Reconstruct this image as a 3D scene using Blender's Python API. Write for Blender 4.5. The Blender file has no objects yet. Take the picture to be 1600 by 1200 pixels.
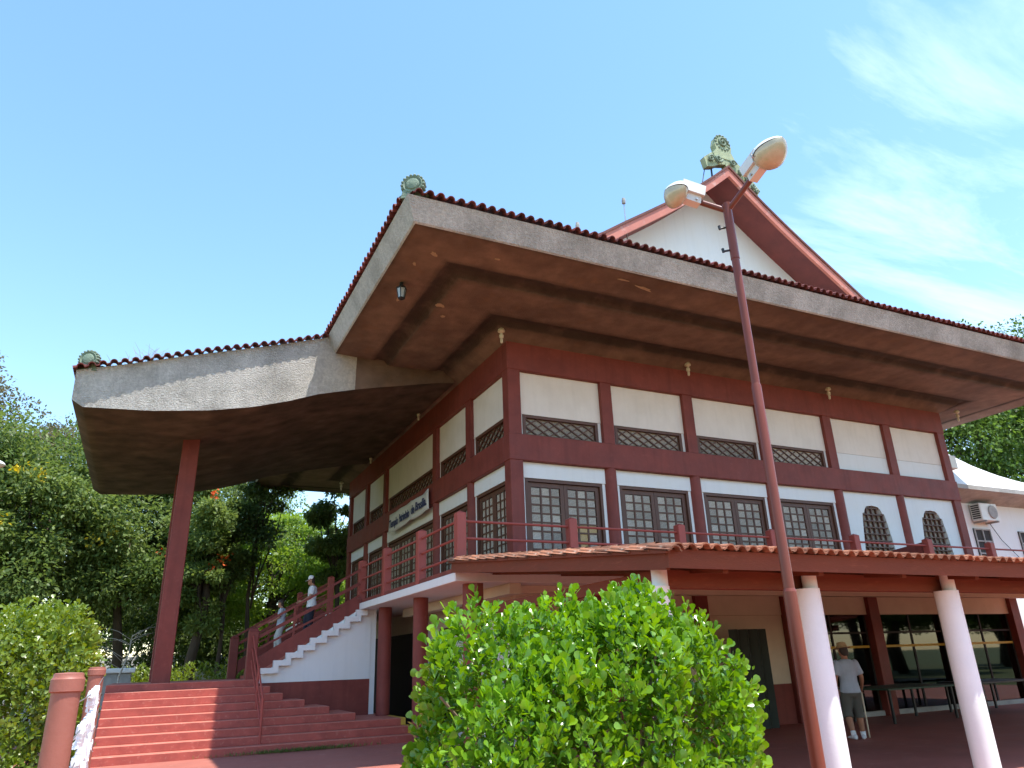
import bpy, math, random
import numpy as np
from mathutils import Vector, Matrix

random.seed(7); RNG = np.random.default_rng(11)
scene = bpy.context.scene
col = scene.collection
rad = math.radians

# ------------------------------------------------------------------ camera
YAW, PITCH, ROLL, FPX = rad(26.243), rad(20.95), rad(-1.997), 1136.5
cy, sy, cp, sp = math.cos(YAW), math.sin(YAW), math.cos(PITCH), math.sin(PITCH)
fw = Vector((sy*cp, cy*cp, sp)); rt = Vector((cy, -sy, 0)); up = rt.cross(fw)
cr, sr = math.cos(ROLL), math.sin(ROLL)
rt, up = cr*rt + sr*up, -sr*rt + cr*up
cd = bpy.data.cameras.new('camera'); cam = bpy.data.objects.new('camera', cd); col.objects.link(cam)
cd.sensor_width = 36; cd.lens = 36*FPX/1600; cd.clip_start = 0.05; cd.clip_end = 5000
cam.matrix_world = Matrix(((rt.x, up.x, -fw.x, 0), (rt.y, up.y, -fw.y, 0), (rt.z, up.z, -fw.z, 1.6), (0, 0, 0, 1)))
scene.camera = cam

# ------------------------------------------------------------------ light
SUN = Vector((0.18, -0.315, 1)).normalized()
wd = bpy.data.worlds.new('World'); scene.world = wd; wd.use_nodes = True
nt = wd.node_tree; nt.nodes.clear()
def N(nt, t, **k):
    n = nt.nodes.new(t)
    for a, b in k.items():
        if a.startswith('i_'): n.inputs[a[2:].replace('_', ' ')].default_value = b
        else: setattr(n, a, b)
    return n
sky = N(nt, 'ShaderNodeTexSky', sky_type='NISHITA', sun_disc=False)
sky.sun_elevation = math.asin(SUN.z); sky.sun_rotation = math.atan2(SUN.x, SUN.y)
sky.altitude = 1000; sky.air_density = 1.35; sky.dust_density = 0.5; sky.ozone_density = 1.3
bg = N(nt, 'ShaderNodeBackground'); bg.inputs[1].default_value = 0.145
wo = N(nt, 'ShaderNodeOutputWorld')
# wispy cirrus on a flat cloud layer (direction projected onto a plane), denser towards +X
tc = N(nt, 'ShaderNodeTexCoord'); sx = N(nt, 'ShaderNodeSeparateXYZ'); nt.links.new(tc.outputs['Generated'], sx.inputs[0])
def M(op, a, b=None, clamp=False):
    n = N(nt, 'ShaderNodeMath', operation=op, use_clamp=clamp)
    for i, v in enumerate((a, b)):
        if v is None: continue
        if isinstance(v, (int, float)): n.inputs[i].default_value = v
        else: nt.links.new(v, n.inputs[i])
    return n.outputs[0]
zc = M('MAXIMUM', sx.outputs[2], 0.06)
pu = M('DIVIDE', sx.outputs[0], zc); pv = M('DIVIDE', sx.outputs[1], zc)
cb = N(nt, 'ShaderNodeCombineXYZ'); nt.links.new(pu, cb.inputs[0]); nt.links.new(pv, cb.inputs[1])
mp = N(nt, 'ShaderNodeMapping'); mp.inputs['Rotation'].default_value = (0, 0, rad(38)); mp.inputs['Scale'].default_value = (0.55, 2.0, 1)
nt.links.new(cb.outputs[0], mp.inputs[0])
n1 = N(nt, 'ShaderNodeTexNoise'); n1.inputs['Scale'].default_value = 1.5; n1.inputs['Detail'].default_value = 9; n1.inputs['Roughness'].default_value = .62; n1.inputs['Distortion'].default_value = .5
nt.links.new(mp.outputs[0], n1.inputs['Vector'])
n2 = N(nt, 'ShaderNodeTexNoise'); n2.inputs['Scale'].default_value = .55; n2.inputs['Detail'].default_value = 2
nt.links.new(cb.outputs[0], n2.inputs['Vector'])
cov = M('ADD', M('MULTIPLY', M('SUBTRACT', sx.outputs[0], .60), 1.5), M('MULTIPLY', M('SUBTRACT', n2.outputs[0], .5), .5))
cov = M('MAXIMUM', M('MINIMUM', cov, .14), -.2)
cl = M('MULTIPLY', M('SUBTRACT', M('ADD', n1.outputs[0], cov), .59), 2.0, True)
cl = M('MULTIPLY', cl, M('MULTIPLY', M('SUBTRACT', sx.outputs[2], .02), 6, True))
cl = M('MULTIPLY', cl, .46)
mx = N(nt, 'ShaderNodeMixRGB'); nt.links.new(cl, mx.inputs[0]); hsv = N(nt, 'ShaderNodeHueSaturation'); hsv.inputs['Saturation'].default_value = 1.12; hsv.inputs['Hue'].default_value = .497; nt.links.new(sky.outputs[0], hsv.inputs['Color']); nt.links.new(hsv.outputs[0], mx.inputs[1]); mx.inputs[2].default_value = (8.0, 8.6, 9.0, 1)
nt.links.new(mx.outputs[0], bg.inputs[0]); nt.links.new(bg.outputs[0], wo.inputs[0])

sl = bpy.data.lights.new('sun', 'SUN'); sl.energy = 3.2; sl.angle = rad(.53); sl.color = (1, .95, .87)
so = bpy.data.objects.new('sun', sl); col.objects.link(so); so.location = (20, -30, 60)
so.rotation_euler = SUN.to_track_quat('Z', 'Y').to_euler()
vs = scene.view_settings; vs.view_transform = 'Standard'; vs.look = 'None'; vs.gamma = 1; vs.use_curve_mapping = False; vs.exposure = 1.33
scene.cycles.max_bounces = 8; scene.cycles.diffuse_bounces = 5; scene.cycles.transparent_max_bounces = 12
scene.cycles.sample_clamp_indirect = 6; scene.cycles.caustics_reflective = False; scene.cycles.caustics_refractive = False

# ------------------------------------------------------------------ helpers
WL = {}
def wl(p): return WL.get(p.name, Vector((0, 0, 0))) if p else Vector((0, 0, 0))
def tag(o, label=None, cat=None, group=None, kind=None):
    if label: o['label'] = label
    if cat: o['category'] = cat
    if group: o['group'] = group
    if kind: o['kind'] = kind
    return o
def thing(name, label, cat, loc=(0, 0, 0), group=None):
    o = bpy.data.objects.new(name, None); o.empty_display_size = .2; col.objects.link(o)
    o.location = loc; WL[o.name] = Vector(loc)
    return tag(o, label, cat, group)
def inst(name, mesh, Mw, parent, mat=None):
    o = bpy.data.objects.new(name, mesh); col.objects.link(o); o.parent = parent
    o.matrix_local = Matrix.Translation(-wl(parent)) @ Mw
    WL[o.name] = Mw.translation.copy()
    return o
def rotto(d, upv=(0, 0, 1)):
    """3x3 with columns (d, side, up)"""
    x = Vector(d).normalized(); u = Vector(upv)
    y = u.cross(x)
    if y.length < 1e-5: y = Vector((0, 1, 0)).cross(x)
    y.normalize(); z = x.cross(y)
    return Matrix((x, y, z)).transposed()
class MB:
    def __init__(s): s.v = []; s.f = []; s.m = []; s.cm = 0
    def add(s, vs, fs):
        b = len(s.v); s.v += [tuple(q) for q in vs]
        for f in fs: s.f.append(tuple(i+b for i in f)); s.m.append(s.cm)
        return s
    def box(s, x0, x1, y0, y1, z0, z1, R=None, o=None):
        x0, x1 = min(x0, x1), max(x0, x1); y0, y1 = min(y0, y1), max(y0, y1); z0, z1 = min(z0, z1), max(z0, z1)
        v = [Vector(q) for q in ((x0,y0,z0),(x1,y0,z0),(x1,y1,z0),(x0,y1,z0),(x0,y0,z1),(x1,y0,z1),(x1,y1,z1),(x0,y1,z1))]
        if R is not None: v = [R @ q for q in v]
        if o is not None: v = [q + Vector(o) for q in v]
        return s.add(v, [(0,3,2,1),(4,5,6,7),(0,1,5,4),(1,2,6,5),(2,3,7,6),(3,0,4,7)])
    def cbox(s, x0, x1, y0, y1, z0, z1, b=.01):
        """box with chamfered edges"""
        v = []; idx = {}
        X = (x0, x1); Y = (y0, y1); Z = (z0, z1)
        for i in (0, 1):
            for j in (0, 1):
                for k in (0, 1):
                    sxx, syy, szz = (1 if i == 0 else -1), (1 if j == 0 else -1), (1 if k == 0 else -1)
                    for a in range(3):
                        p = [X[i]+sxx*b, Y[j]+syy*b, Z[k]+szz*b]
                        p[a] = (X[i], Y[j], Z[k])[a]
                        idx[(i, j, k, a)] = len(v); v.append(tuple(p))
        f = []
        g = lambda i, j, k, a: idx[(i, j, k, a)]
        for a in range(3):
            for s_ in (0, 1):
                q = []
                for (c, d) in ((0, 0), (1, 0), (1, 1), (0, 1)):
                    t = [0, 0, 0]; t[a] = s_; t[(a+1) % 3] = c; t[(a+2) % 3] = d
                    q.append(g(*t, a))
                f.append(tuple(q if s_ else q[::-1]))
        for a in range(3):
            b1, b2 = (a+1) % 3, (a+2) % 3
            for c in (0, 1):
                for d in (0, 1):
                    t0 = [0, 0, 0]; t0[a] = 0; t0[b1] = c; t0[b2] = d
                    t1 = list(t0); t1[a] = 1
                    q = (g(*t0, b1), g(*t1, b1), g(*t1, b2), g(*t0, b2))
                    f.append(q if (c == d) else q[::-1])
        for i in (0, 1):
            for j in (0, 1):
                for k in (0, 1):
                    q = (g(i, j, k, 0), g(i, j, k, 1), g(i, j, k, 2))
                    f.append(q if (i+j+k) % 2 == 1 else q[::-1])
        return s.add(v, f)
    def bar(s, p, q, w, h, upv=(0, 0, 1)):
        p = Vector(p); q = Vector(q); R = rotto(q-p, upv); L = (q-p).length
        return s.box(0, L, -w/2, w/2, -h/2, h/2, R, p)
    def tube(s, pts, rs, n=10, cap=True):
        pts = [Vector(p) for p in pts]
        if isinstance(rs, (int, float)): rs = [rs]*len(pts)
        v = []; f = []; prev = None
        for i, p in enumerate(pts):
            t = (pts[min(i+1, len(pts)-1)] - pts[max(i-1, 0)]).normalized()
            if prev is None:
                a = Vector((0, 0, 1)) if abs(t.z) < .9 else Vector((1, 0, 0))
                u = t.cross(a).normalized()
            else:
                u = (prev - t*prev.dot(t)).normalized()
            prev = u; w = t.cross(u)
            for k in range(n):
                an = 2*math.pi*k/n; v.append(p + (u*math.cos(an) + w*math.sin(an))*rs[i])
        for i in range(len(pts)-1):
            for k in range(n):
                a, b = i*n+k, i*n+(k+1) % n; f.append((a, b, b+n, a+n))
        if cap: f.append(tuple(range(n))[::-1]); f.append(tuple(range((len(pts)-1)*n, len(pts)*n)))
        return s.add(v, f)
    def lathe(s, prof, n=16, R=None, o=(0, 0, 0)):
        """prof [(r,z)] around z"""
        v = []; f = []; o = Vector(o)
        for r, z in prof:
            for k in range(n):
                an = 2*math.pi*k/n; q = Vector((r*math.cos(an), r*math.sin(an), z))
                if R is not None: q = R @ q
                v.append(q+o)
        for i in range(len(prof)-1):
            for k in range(n):
                a, b = i*n+k, i*n+(k+1) % n; f.append((a, b, b+n, a+n))
        f.append(tuple(range(n))[::-1]); f.append(tuple(range((len(prof)-1)*n, len(prof)*n)))
        return s.add(v, f)
    def prism(s, poly, d, R=None, o=(0, 0, 0)):
        """polygon in local xz extruded along y 0..d"""
        n = len(poly); o = Vector(o)
        v = [Vector((x, 0, z)) for x, z in poly] + [Vector((x, d, z)) for x, z in poly]
        if R is not None: v = [R @ q for q in v]
        v = [q+o for q in v]
        f = [tuple(range(n)), tuple(range(n, 2*n))[::-1]]
        for i in range(n): j = (i+1) % n; f.append((i, i+n, j+n, j))
        return s.add(v, f)
    def loft(s, rings):
        """rings: list of (center, side vec*rx, front vec*ry)"""
        n = 14; v = []; f = []
        for c, a, b in rings:
            for k in range(n):
                an = 2*math.pi*k/n; v.append(Vector(c) + Vector(a)*math.cos(an) + Vector(b)*math.sin(an))
        for i in range(len(rings)-1):
            for k in range(n):
                a, b = i*n+k, i*n+(k+1) % n; f.append((a, b, b+n, a+n))
        f.append(tuple(range(n))[::-1]); f.append(tuple(range((len(rings)-1)*n, len(rings)*n)))
        return s.add(v, f)
    def mesh(s, name, mats, off=Vector((0, 0, 0)), smooth=False):
        me = bpy.data.meshes.new(name)
        me.from_pydata([(a-off.x, b-off.y, c-off.z) for a, b, c in s.v], [], s.f)
        if not isinstance(mats, (list, tuple)): mats = [mats]
        for m in mats: me.materials.append(m)
        if len(mats) > 1: me.polygons.foreach_set('material_index', s.m)
        if smooth: me.shade_smooth()
        me.update(); return me
    def build(s, name, mats, parent=None, smooth=False, auto=None, recalc=True):
        off = wl(parent)
        me = s.mesh(name, mats, off, smooth)
        if recalc:
            import bmesh
            bm = bmesh.new(); bm.from_mesh(me); bmesh.ops.recalc_face_normals(bm, faces=bm.faces); bm.to_mesh(me); bm.free()
        if auto is not None:
            me.shade_smooth(); me.set_sharp_from_angle(angle=rad(auto))
        o = bpy.data.objects.new(name, me); col.objects.link(o)
        if parent: o.parent = parent
        WL[o.name] = off.copy()
        return o

# ------------------------------------------------------------------ materials
def s2l(c): return tuple(((x/255)/12.92 if x/255 <= .04045 else ((x/255+.055)/1.055)**2.4) for x in c)
MATS = {}
def mat(name, c, rough=.6, var=.12, scale=3., bump=0., bscale=40., c2=None, c2amt=0., c2scale=1.5, spec=.4, metal=0., objvar=0., stretch=None, streak=0., trans=0., coat=0., attr=None, c3=None, c3amt=.3, c3scale=6.):
    if name in MATS: return MATS[name]
    m = bpy.data.materials.new(name); m.use_nodes = True; t = m.node_tree; b = t.nodes['Principled BSDF']
    b.inputs['Roughness'].default_value = rough; b.inputs['Specular IOR Level'].default_value = spec; b.inputs['Metallic'].default_value = metal
    b.inputs['Coat Weight'].default_value = coat
    tcx = N(t, 'ShaderNodeTexCoord'); vec = tcx.outputs['Object']
    if stretch:
        mpn = N(t, 'ShaderNodeMapping'); mpn.inputs['Scale'].default_value = stretch; t.links.new(vec, mpn.inputs[0]); vec = mpn.outputs[0]
    def noise(sc, det=5, ro=.6):
        n = N(t, 'ShaderNodeTexNoise'); n.inputs['Scale'].default_value = sc; n.inputs['Detail'].default_value = det; n.inputs['Roughness'].default_value = ro
        t.links.new(vec, n.inputs['Vector']); return n.outputs[0]
    def ramp(src, lo, hi):
        r = N(t, 'ShaderNodeMapRange'); r.inputs[1].default_value = lo; r.inputs[2].default_value = hi; t.links.new(src, r.inputs[0]); return r.outputs[0]
    base = N(t, 'ShaderNodeRGB'); base.outputs[0].default_value = (*c, 1); cur = base.outputs[0]
    def mixc(cur, colr, fac):
        mm = N(t, 'ShaderNodeMixRGB'); t.links.new(fac, mm.inputs[0]); t.links.new(cur, mm.inputs[1]); mm.inputs[2].default_value = (*colr, 1); return mm.outputs[0]
    def mulf(f, k):
        q = N(t, 'ShaderNodeMath', operation='MULTIPLY'); t.links.new(f, q.inputs[0]); q.inputs[1].default_value = k; return q.outputs[0]
    if c2 is not None: cur = mixc(cur, c2, mulf(ramp(noise(c2scale, 6, .65), .42, .68), c2amt))
    if c3 is not None: cur = mixc(cur, c3, mulf(ramp(noise(c3scale, 8, .7), .56, .66), c3amt))
    if streak:
        mpn = N(t, 'ShaderNodeMapping'); mpn.inputs['Scale'].default_value = (5, 5, .35); t.links.new(tcx.outputs['Object'], mpn.inputs[0])
        n = N(t, 'ShaderNodeTexNoise'); n.inputs['Scale'].default_value = 1.6; n.inputs['Detail'].default_value = 6; t.links.new(mpn.outputs[0], n.inputs['Vector'])
        cur = mixc(cur, tuple(x*.45 for x in c), mulf(ramp(n.outputs[0], .5, .75), streak))
    hs = N(t, 'ShaderNodeHueSaturation'); t.links.new(cur, hs.inputs['Color'])
    v = ramp(noise(scale), .2, .8); mr = N(t, 'ShaderNodeMapRange'); mr.inputs[3].default_value = 1-var; mr.inputs[4].default_value = 1+var; t.links.new(v, mr.inputs[0])
    val = mr.outputs[0]
    if objvar:
        oi = N(t, 'ShaderNodeObjectInfo'); m2 = N(t, 'ShaderNodeMapRange'); m2.inputs[3].default_value = 1-objvar; m2.inputs[4].default_value = 1+objvar; t.links.new(oi.outputs['Random'], m2.inputs[0])
        q = N(t, 'ShaderNodeMath', operation='MULTIPLY'); t.links.new(val, q.inputs[0]); t.links.new(m2.outputs[0], q.inputs[1]); val = q.outputs[0]
    t.links.new(val, hs.inputs['Value'])
    t.links.new(hs.outputs[0], b.inputs['Base Color'])
    rr = N(t, 'ShaderNodeMapRange'); rr.inputs[3].default_value = max(.05, rough-.1); rr.inputs[4].default_value = min(1, rough+.1); t.links.new(v, rr.inputs[0]); t.links.new(rr.outputs[0], b.inputs['Roughness'])
    if bump:
        bn = N(t, 'ShaderNodeBump'); bn.inputs['Strength'].default_value = min(1, bump); bn.inputs['Distance'].default_value = .02*max(1, bump); t.links.new(noise(bscale, 6, .65), bn.inputs['Height']); t.links.new(bn.outputs[0], b.inputs['Normal'])
    MATS[name] = m; return m
def leafmat(name, c, c2, rough=.35, trans=.35, spec=.5, old=None):
    m = bpy.data.materials.new(name); m.use_nodes = True; t = m.node_tree; b = t.nodes['Principled BSDF']; out = t.nodes['Material Output']
    at = N(t, 'ShaderNodeAttribute', attribute_name='rnd')
    mm = N(t, 'ShaderNodeMixRGB'); mm.inputs[1].default_value = (*c, 1); mm.inputs[2].default_value = (*c2, 1); t.links.new(at.outputs['Fac'], mm.inputs[0])
    cur = mm.outputs[0]
    if old:
        r = N(t, 'ShaderNodeMapRange'); r.inputs[1].default_value = .955; r.inputs[2].default_value = .965; t.links.new(at.outputs['Fac'], r.inputs[0])
        m3 = N(t, 'ShaderNodeMixRGB'); t.links.new(r.outputs[0], m3.inputs[0]); t.links.new(cur, m3.inputs[1]); m3.inputs[2].default_value = (*old, 1); cur = m3.outputs[0]
    t.links.new(cur, b.inputs['Base Color']); b.inputs['Roughness'].default_value = rough; b.inputs['Specular IOR Level'].default_value = spec
    tr = N(t, 'ShaderNodeBsdfTranslucent')
    hs = N(t, 'ShaderNodeHueSaturation'); hs.inputs['Saturation'].default_value = 1.15; hs.inputs['Value'].default_value = 1.5; hs.inputs['Hue'].default_value = .485; t.links.new(cur, hs.inputs['Color']); t.links.new(hs.outputs[0], tr.inputs[0])
    ms = N(t, 'ShaderNodeMixShader'); ms.inputs[0].default_value = trans; t.links.new(b.outputs[0], ms.inputs[1]); t.links.new(tr.outputs[0], ms.inputs[2]); t.links.new(ms.outputs[0], out.inputs[0])
    MATS[name] = m; return m

RED = mat('red_paint', (.215, .050, .039), .55, .12, 2.2, .15, 30, c2=(.14, .032, .026), c2amt=.6, streak=.35, c3=(.30, .09, .075), c3amt=.25, c3scale=9, spec=.22)
REDL = mat('red_rail_paint', (.34, .072, .056), .45, .1, 4, .1, 30, c2=(.22, .05, .04), c2amt=.35, spec=.25)
STEP = mat('red_step_paint', (.40, .092, .070), .6, .14, 2.5, .4, 60, c2=(.27, .062, .05), c2amt=.8, c2scale=3, c3=(.52, .22, .17), c3amt=.45, c3scale=11, spec=.25)
TREAD = mat('pale_tread_paint', (.50, .175, .125), .6, .14, 3, .3, 60, c2=(.40, .11, .08), c2amt=.7, c2scale=3, c3=(.6, .34, .26), c3amt=.5, c3scale=8, spec=.25)
FLOOR = mat('red_floor', (.40, .135, .098), .6, .14, .7, .3, 50, c2=(.27, .09, .07), c2amt=.6, c2scale=.5, c3=(.5, .25, .19), c3amt=.4, c3scale=3)
WHITE = mat('white_paint', (.76, .75, .74), .65, .06, 1.5, .1, 25, c2=(.66, .63, .58), c2amt=.45, streak=.1)
COLW = mat('column_white', (.82, .82, .80), .6, .05, 2, .15, 30, c2=(.70, .72, .73), c2amt=.4)
CREAM = mat('cream_panel', (.76, .69, .63), .65, .05, 1.2, .12, 22, c2=(.66, .58, .51), c2amt=.5, streak=.1)
BEIGE = mat('beige_wall', (.64, .56, .43), .7, .08, 1.2, .15, 25, c2=(.54, .46, .34), c2amt=.5)
STUCCO = mat('rough_stucco', (.60, .57, .525), .95, .25, 16, 3.0, 30, c2=(.34, .32, .29), c2amt=.9, c2scale=.9, c3=(.68, .65, .58), c3amt=.5, c3scale=22, streak=.25, spec=.1)
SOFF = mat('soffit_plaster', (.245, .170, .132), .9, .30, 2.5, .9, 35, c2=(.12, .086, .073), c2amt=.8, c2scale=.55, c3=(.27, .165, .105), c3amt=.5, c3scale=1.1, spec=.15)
PEEL = mat('bare_plaster', (.46, .34, .23), .9, .15, 20, .5, 60)
TILED = mat('dark_red_tile', (.20, .05, .042), .75, .25, 14, .5, 50, c2=(.09, .035, .035), c2amt=.8, c2scale=5, objvar=.35, c3=(.26, .12, .09), c3amt=.5, c3scale=16)
TILEO = mat('orange_tile', (.30, .118, .062), .85, .28, 12, .6, 45, c2=(.16, .075, .05), c2amt=.85, c2scale=6, objvar=.35, c3=(.50, .36, .27), c3amt=.7, c3scale=14)
ROOFT = mat('weathered_roof', (.17, .055, .045), .85, .3, 9, .6, 30, c2=(.08, .04, .035), c2amt=.7)
WOOD = mat('dark_wood', (.115, .047, .028), .5, .2, 6, .25, 30, c2=(.07, .028, .018), c2amt=.6, stretch=(6, 6, 1))
AWN = mat('awning_board', (.165, .048, .025), .6, .15, 2, .2, 25, c2=(.17, .045, .028), c2amt=.6, stretch=(.6, .6, 3), c3=(.27, .085, .045), c3amt=.4, spec=.15)
BARGE = mat('bargeboard_paint', (.50, .17, .12), .55, .12, 2, .15, 30, c2=(.38, .12, .09), c2amt=.5, c3=(.62, .45, .40), c3amt=.6, c3scale=1.6)
GSOF = mat('gable_soffit_paint', (.17, .045, .04), .7, .2, 2, .2, 30, c2=(.10, .03, .03), c2amt=.6)
PANE = mat('frosted_pane', (.43, .37, .30), .24, .4, 55, .8, 120, c2=(.20, .175, .15), c2amt=.7, c2scale=30, objvar=.35, spec=.6)
PANEA = mat('amber_pane', (.50, .33, .14), .3, .3, 50, .8, 120, spec=.6)
GREEN = mat('green_patina', (.20, .26, .19), .75, .3, 12, .8, 30, c2=(.10, .15, .11), c2amt=.7, c2scale=6, c3=(.42, .44, .30), c3amt=.5)
PATW = mat('pale_patina', (.36, .40, .24), .75, .25, 9, .6, 30, c2=(.14, .19, .12), c2amt=.6, c2scale=4)
LAMPW = mat('lamp_housing', (.72, .72, .68), .4, .06, 8, .1, 30, c2=(.5, .48, .42), c2amt=.4, c2scale=4)
LENS = mat('yellowed_lens', (.50, .47, .33), .25, .15, 9, 0, c2=(.40, .34, .20), c2amt=.5, c2scale=5, spec=.6, coat=.4)
POLE = mat('pole_paint', (.185, .045, .024), .36, .12, 6, .08, 20, c2=(.13, .035, .025), c2amt=.6, spec=.35)
IRON = mat('black_iron', (.02, .022, .024), .45, .2, 10)
GLASSL = mat('lantern_glass', (.35, .42, .45), .15, .1, 10, spec=.6)
YEL = mat('yellow_paint', (.55, .36, .04), .6, .15, 8, c2=(.3, .2, .04), c2amt=.5)
BULB = mat('old_white_plastic', (.60, .54, .42), .45, .15, 12)
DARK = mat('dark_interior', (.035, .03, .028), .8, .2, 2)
GREY = mat('grey_concrete', (.36, .35, .33), .9, .2, 4, .5, 30, c2=(.22, .21, .2), c2amt=.6)
PAPER = mat('white_paper', (.80, .80, .82), .8, .06, 14)
STEEL = mat('steel_wire', (.45, .43, .40), .4, .1, 10, metal=.8)
BARK = mat('bark', (.075, .055, .04), .95, .3, 8, 1., 18, c2=(.04, .03, .022), c2amt=.7, stretch=(3, 3, .6))
BARKP = mat('pale_bark', (.42, .38, .32), .9, .2, 12, .5, 30)
GRASS = mat('grass_ground', (.09, .12, .035), .95, .3, 3, .8, 20, c2=(.16, .11, .06), c2amt=.6, c2scale=.3)
INK = mat('banner_ink', (.035, .045, .12), .7, .1, 10)
CLOTHB = mat('banner_cloth', (.62, .62, .62), .85, .06, 3, .15, 12)
GTAB = mat('green_board', (.03, .075, .05), .5, .15, 4)
CORR = mat('green_canvas', (.032, .042, .032), .7, .2, 5)
def glass(name, tint=(.6, .65, .62)):
    m = bpy.data.materials.new(name); m.use_nodes = True; t = m.node_tree; t.nodes.clear()
    o = N(t, 'ShaderNodeOutputMaterial'); g = N(t, 'ShaderNodeBsdfGlossy'); g.inputs['Roughness'].default_value = .02; g.inputs['Color'].default_value = (.9, .95, .95, 1)
    tr = N(t, 'ShaderNodeBsdfTransparent'); tr.inputs[0].default_value = (*tint, 1); fr = N(t, 'ShaderNodeFresnel'); fr.inputs[0].default_value = 1.6
    ms = N(t, 'ShaderNodeMixShader'); t.links.new(fr.outputs[0], ms.inputs[0]); t.links.new(tr.outputs[0], ms.inputs[1]); t.links.new(g.outputs[0], ms.inputs[2]); t.links.new(ms.outputs[0], o.inputs[0]); return m
GLASS = glass('tinted_glass', (.32, .35, .33))

# ------------------------------------------------------------------ leaf clouds (numpy)
def leafmesh(name, P, D, Nn, L, W, mats, off, tmpl='obovate', rnd=None):
    """P base points, D axis, Nn normals (n,3); L, W arrays"""
    if tmpl == 'obovate':
        T = np.array([(0, 0, 0), (.35, .20, .02), (.68, .46, .05), (.90, .36, .05), (1.0, 0, .02), (.90, -.36, .05), (.68, -.46, .05), (.35, -.20, .02), (.6, 0, -.02)])
        F = [(0, 1, 8), (1, 2, 8), (2, 3, 8), (3, 4, 8), (4, 5, 8), (5, 6, 8), (6, 7, 8), (7, 0, 8)]
    elif tmpl == 'diamond':
        T = np.array([(0, 0, 0), (.5, .5, .06), (1, 0, 0), (.5, -.5, .06)]); F = [(0, 1, 2), (0, 2, 3)]
    else:   # spray: a small three-leaf fan
        T = np.array([(0, 0, 0), (.55, .16, .04), (1, 0, -.05), (.55, -.16, .04), (.5, .62, .0), (.22, .42, .03), (.5, -.62, .0), (.22, -.42, .03)])
        F = [(0, 1, 2), (0, 2, 3), (0, 4, 5), (0, 7, 6)]
    n = len(P); k = len(T)
    D = D/np.maximum(np.linalg.norm(D, axis=1, keepdims=True), 1e-6)
    S = np.cross(Nn, D); S /= np.maximum(np.linalg.norm(S, axis=1, keepdims=True), 1e-6)
    U = np.cross(D, S)
    V = (P[:, None, :] + D[:, None, :]*(T[None, :, 0, None]*L[:, None, None]) + S[:, None, :]*(T[None, :, 1, None]*W[:, None, None]) + U[:, None, :]*(T[None, :, 2, None]*L[:, None, None])).reshape(-1, 3)
    V = V - np.array(off)
    F = np.array(F); FF = (F[None] + (np.arange(n)*k)[:, None, None]).reshape(-1, 3)
    me = bpy.data.meshes.new(name); me.vertices.add(len(V)); me.vertices.foreach_set('co', V.astype(np.float32).ravel())
    me.loops.add(FF.size); me.loops.foreach_set('vertex_index', FF.astype(np.int32).ravel())
    me.polygons.add(len(FF)); me.polygons.foreach_set('loop_start', np.arange(0, FF.size, 3, dtype=np.int32)); me.polygons.foreach_set('loop_total', np.full(len(FF), 3, dtype=np.int32))
    if rnd is None: rnd = RNG.random(n)
    a = me.attributes.new('rnd', 'FLOAT', 'POINT'); a.data.foreach_set('value', np.repeat(rnd, k).astype(np.float32))
    for m in (mats if isinstance(mats, (list, tuple)) else [mats]): me.materials.append(m)
    if tmpl == 'obovate': me.polygons.foreach_set('use_smooth', np.ones(len(FF), dtype=bool))
    me.update(calc_edges=True); me.validate(); return me
def link(name, me, parent, kind=None):
    o = bpy.data.objects.new(name, me); col.objects.link(o); o.parent = parent; WL[o.name] = wl(parent).copy()
    if kind: o['kind'] = kind
    return o
def unit(v): return v/np.maximum(np.linalg.norm(v, axis=1, keepdims=True), 1e-6)

# ================================================================== SETTING
g = MB(); g.add([(-900, -900, -.02), (900, -900, -.02), (900, 1500, -.02), (-900, 1500, -.02)], [(0, 1, 2, 3)])
tag(g.build('ground', GRASS, recalc=False), kind='structure')
g = MB(); g.add([(-2.6, -6, 0), (34, -6, 0), (34, 32, 0), (-2.6, 32, 0)], [(0, 1, 2, 3)])
tag(g.build('pavement', FLOOR, recalc=False), kind='structure')

# --- entrance steps (structure with one child for each step)
RS = .158
steps = bpy.data.objects.new('entrance_steps', None); col.objects.link(steps); steps['kind'] = 'structure'; WL['entrance_steps'] = Vector((0, 0, 0))
XR = {1: 5.95, 2: 5.88, 3: 5.8, 4: 4.69, 5: 4.14, 6: 3.62, 7: 3.16, 8: 2.9, 9: 2.66}
for n in range(1, 10):
    Yn = 17.45 + .3*(n-1); m = MB()
    m.cbox(-.62, XR[n], Yn, 24.7 - .004*n, (n-1)*RS - (.02 if n == 1 else .004), n*RS, .012)
    so_ = m.build('step', [STEP, TREAD], steps)
    for pl_ in so_.data.polygons:
        if pl_.normal.z > .6: pl_.material_index = 1  # upward faces take the paler tread paint
for n, x in ((1, 5.9), (2, 5.84), (3, 5.76)):
    m = MB(); Yn = 17.45+.3*(n-1)
    m.box(x-.07, XR[n]+.006, Yn+.02, 20.0, n*RS+.001, n*RS+.006); m.box(XR[n]+.001, XR[n]+.006, Yn+.02, 20.0, (n-1)*RS+.01, n*RS+.001)
    m.box(x-.07, XR[n]+.004, Yn-.005, Yn+.02, (n-1)*RS+.01, n*RS+.006)
    m.build('yellow_nosing', YEL, steps)

# ================================================================== TEMPLE
CX, CY, LX, LY = 7.07, 14.56, 15.95, 15.6
ZF = 3.22
temple = thing('temple_building', 'large red and white temple with sweeping overhanging roof and balcony', 'temple', (CX, CY, 0))
T = temple
# --- upper wall core (white panels sit on it)
m = MB(); m.box(CX+.28, CX+LX-.28, CY+.28, CY+LY-.28, ZF, 9.3); m.build('wall_core', DARK, T)
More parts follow.
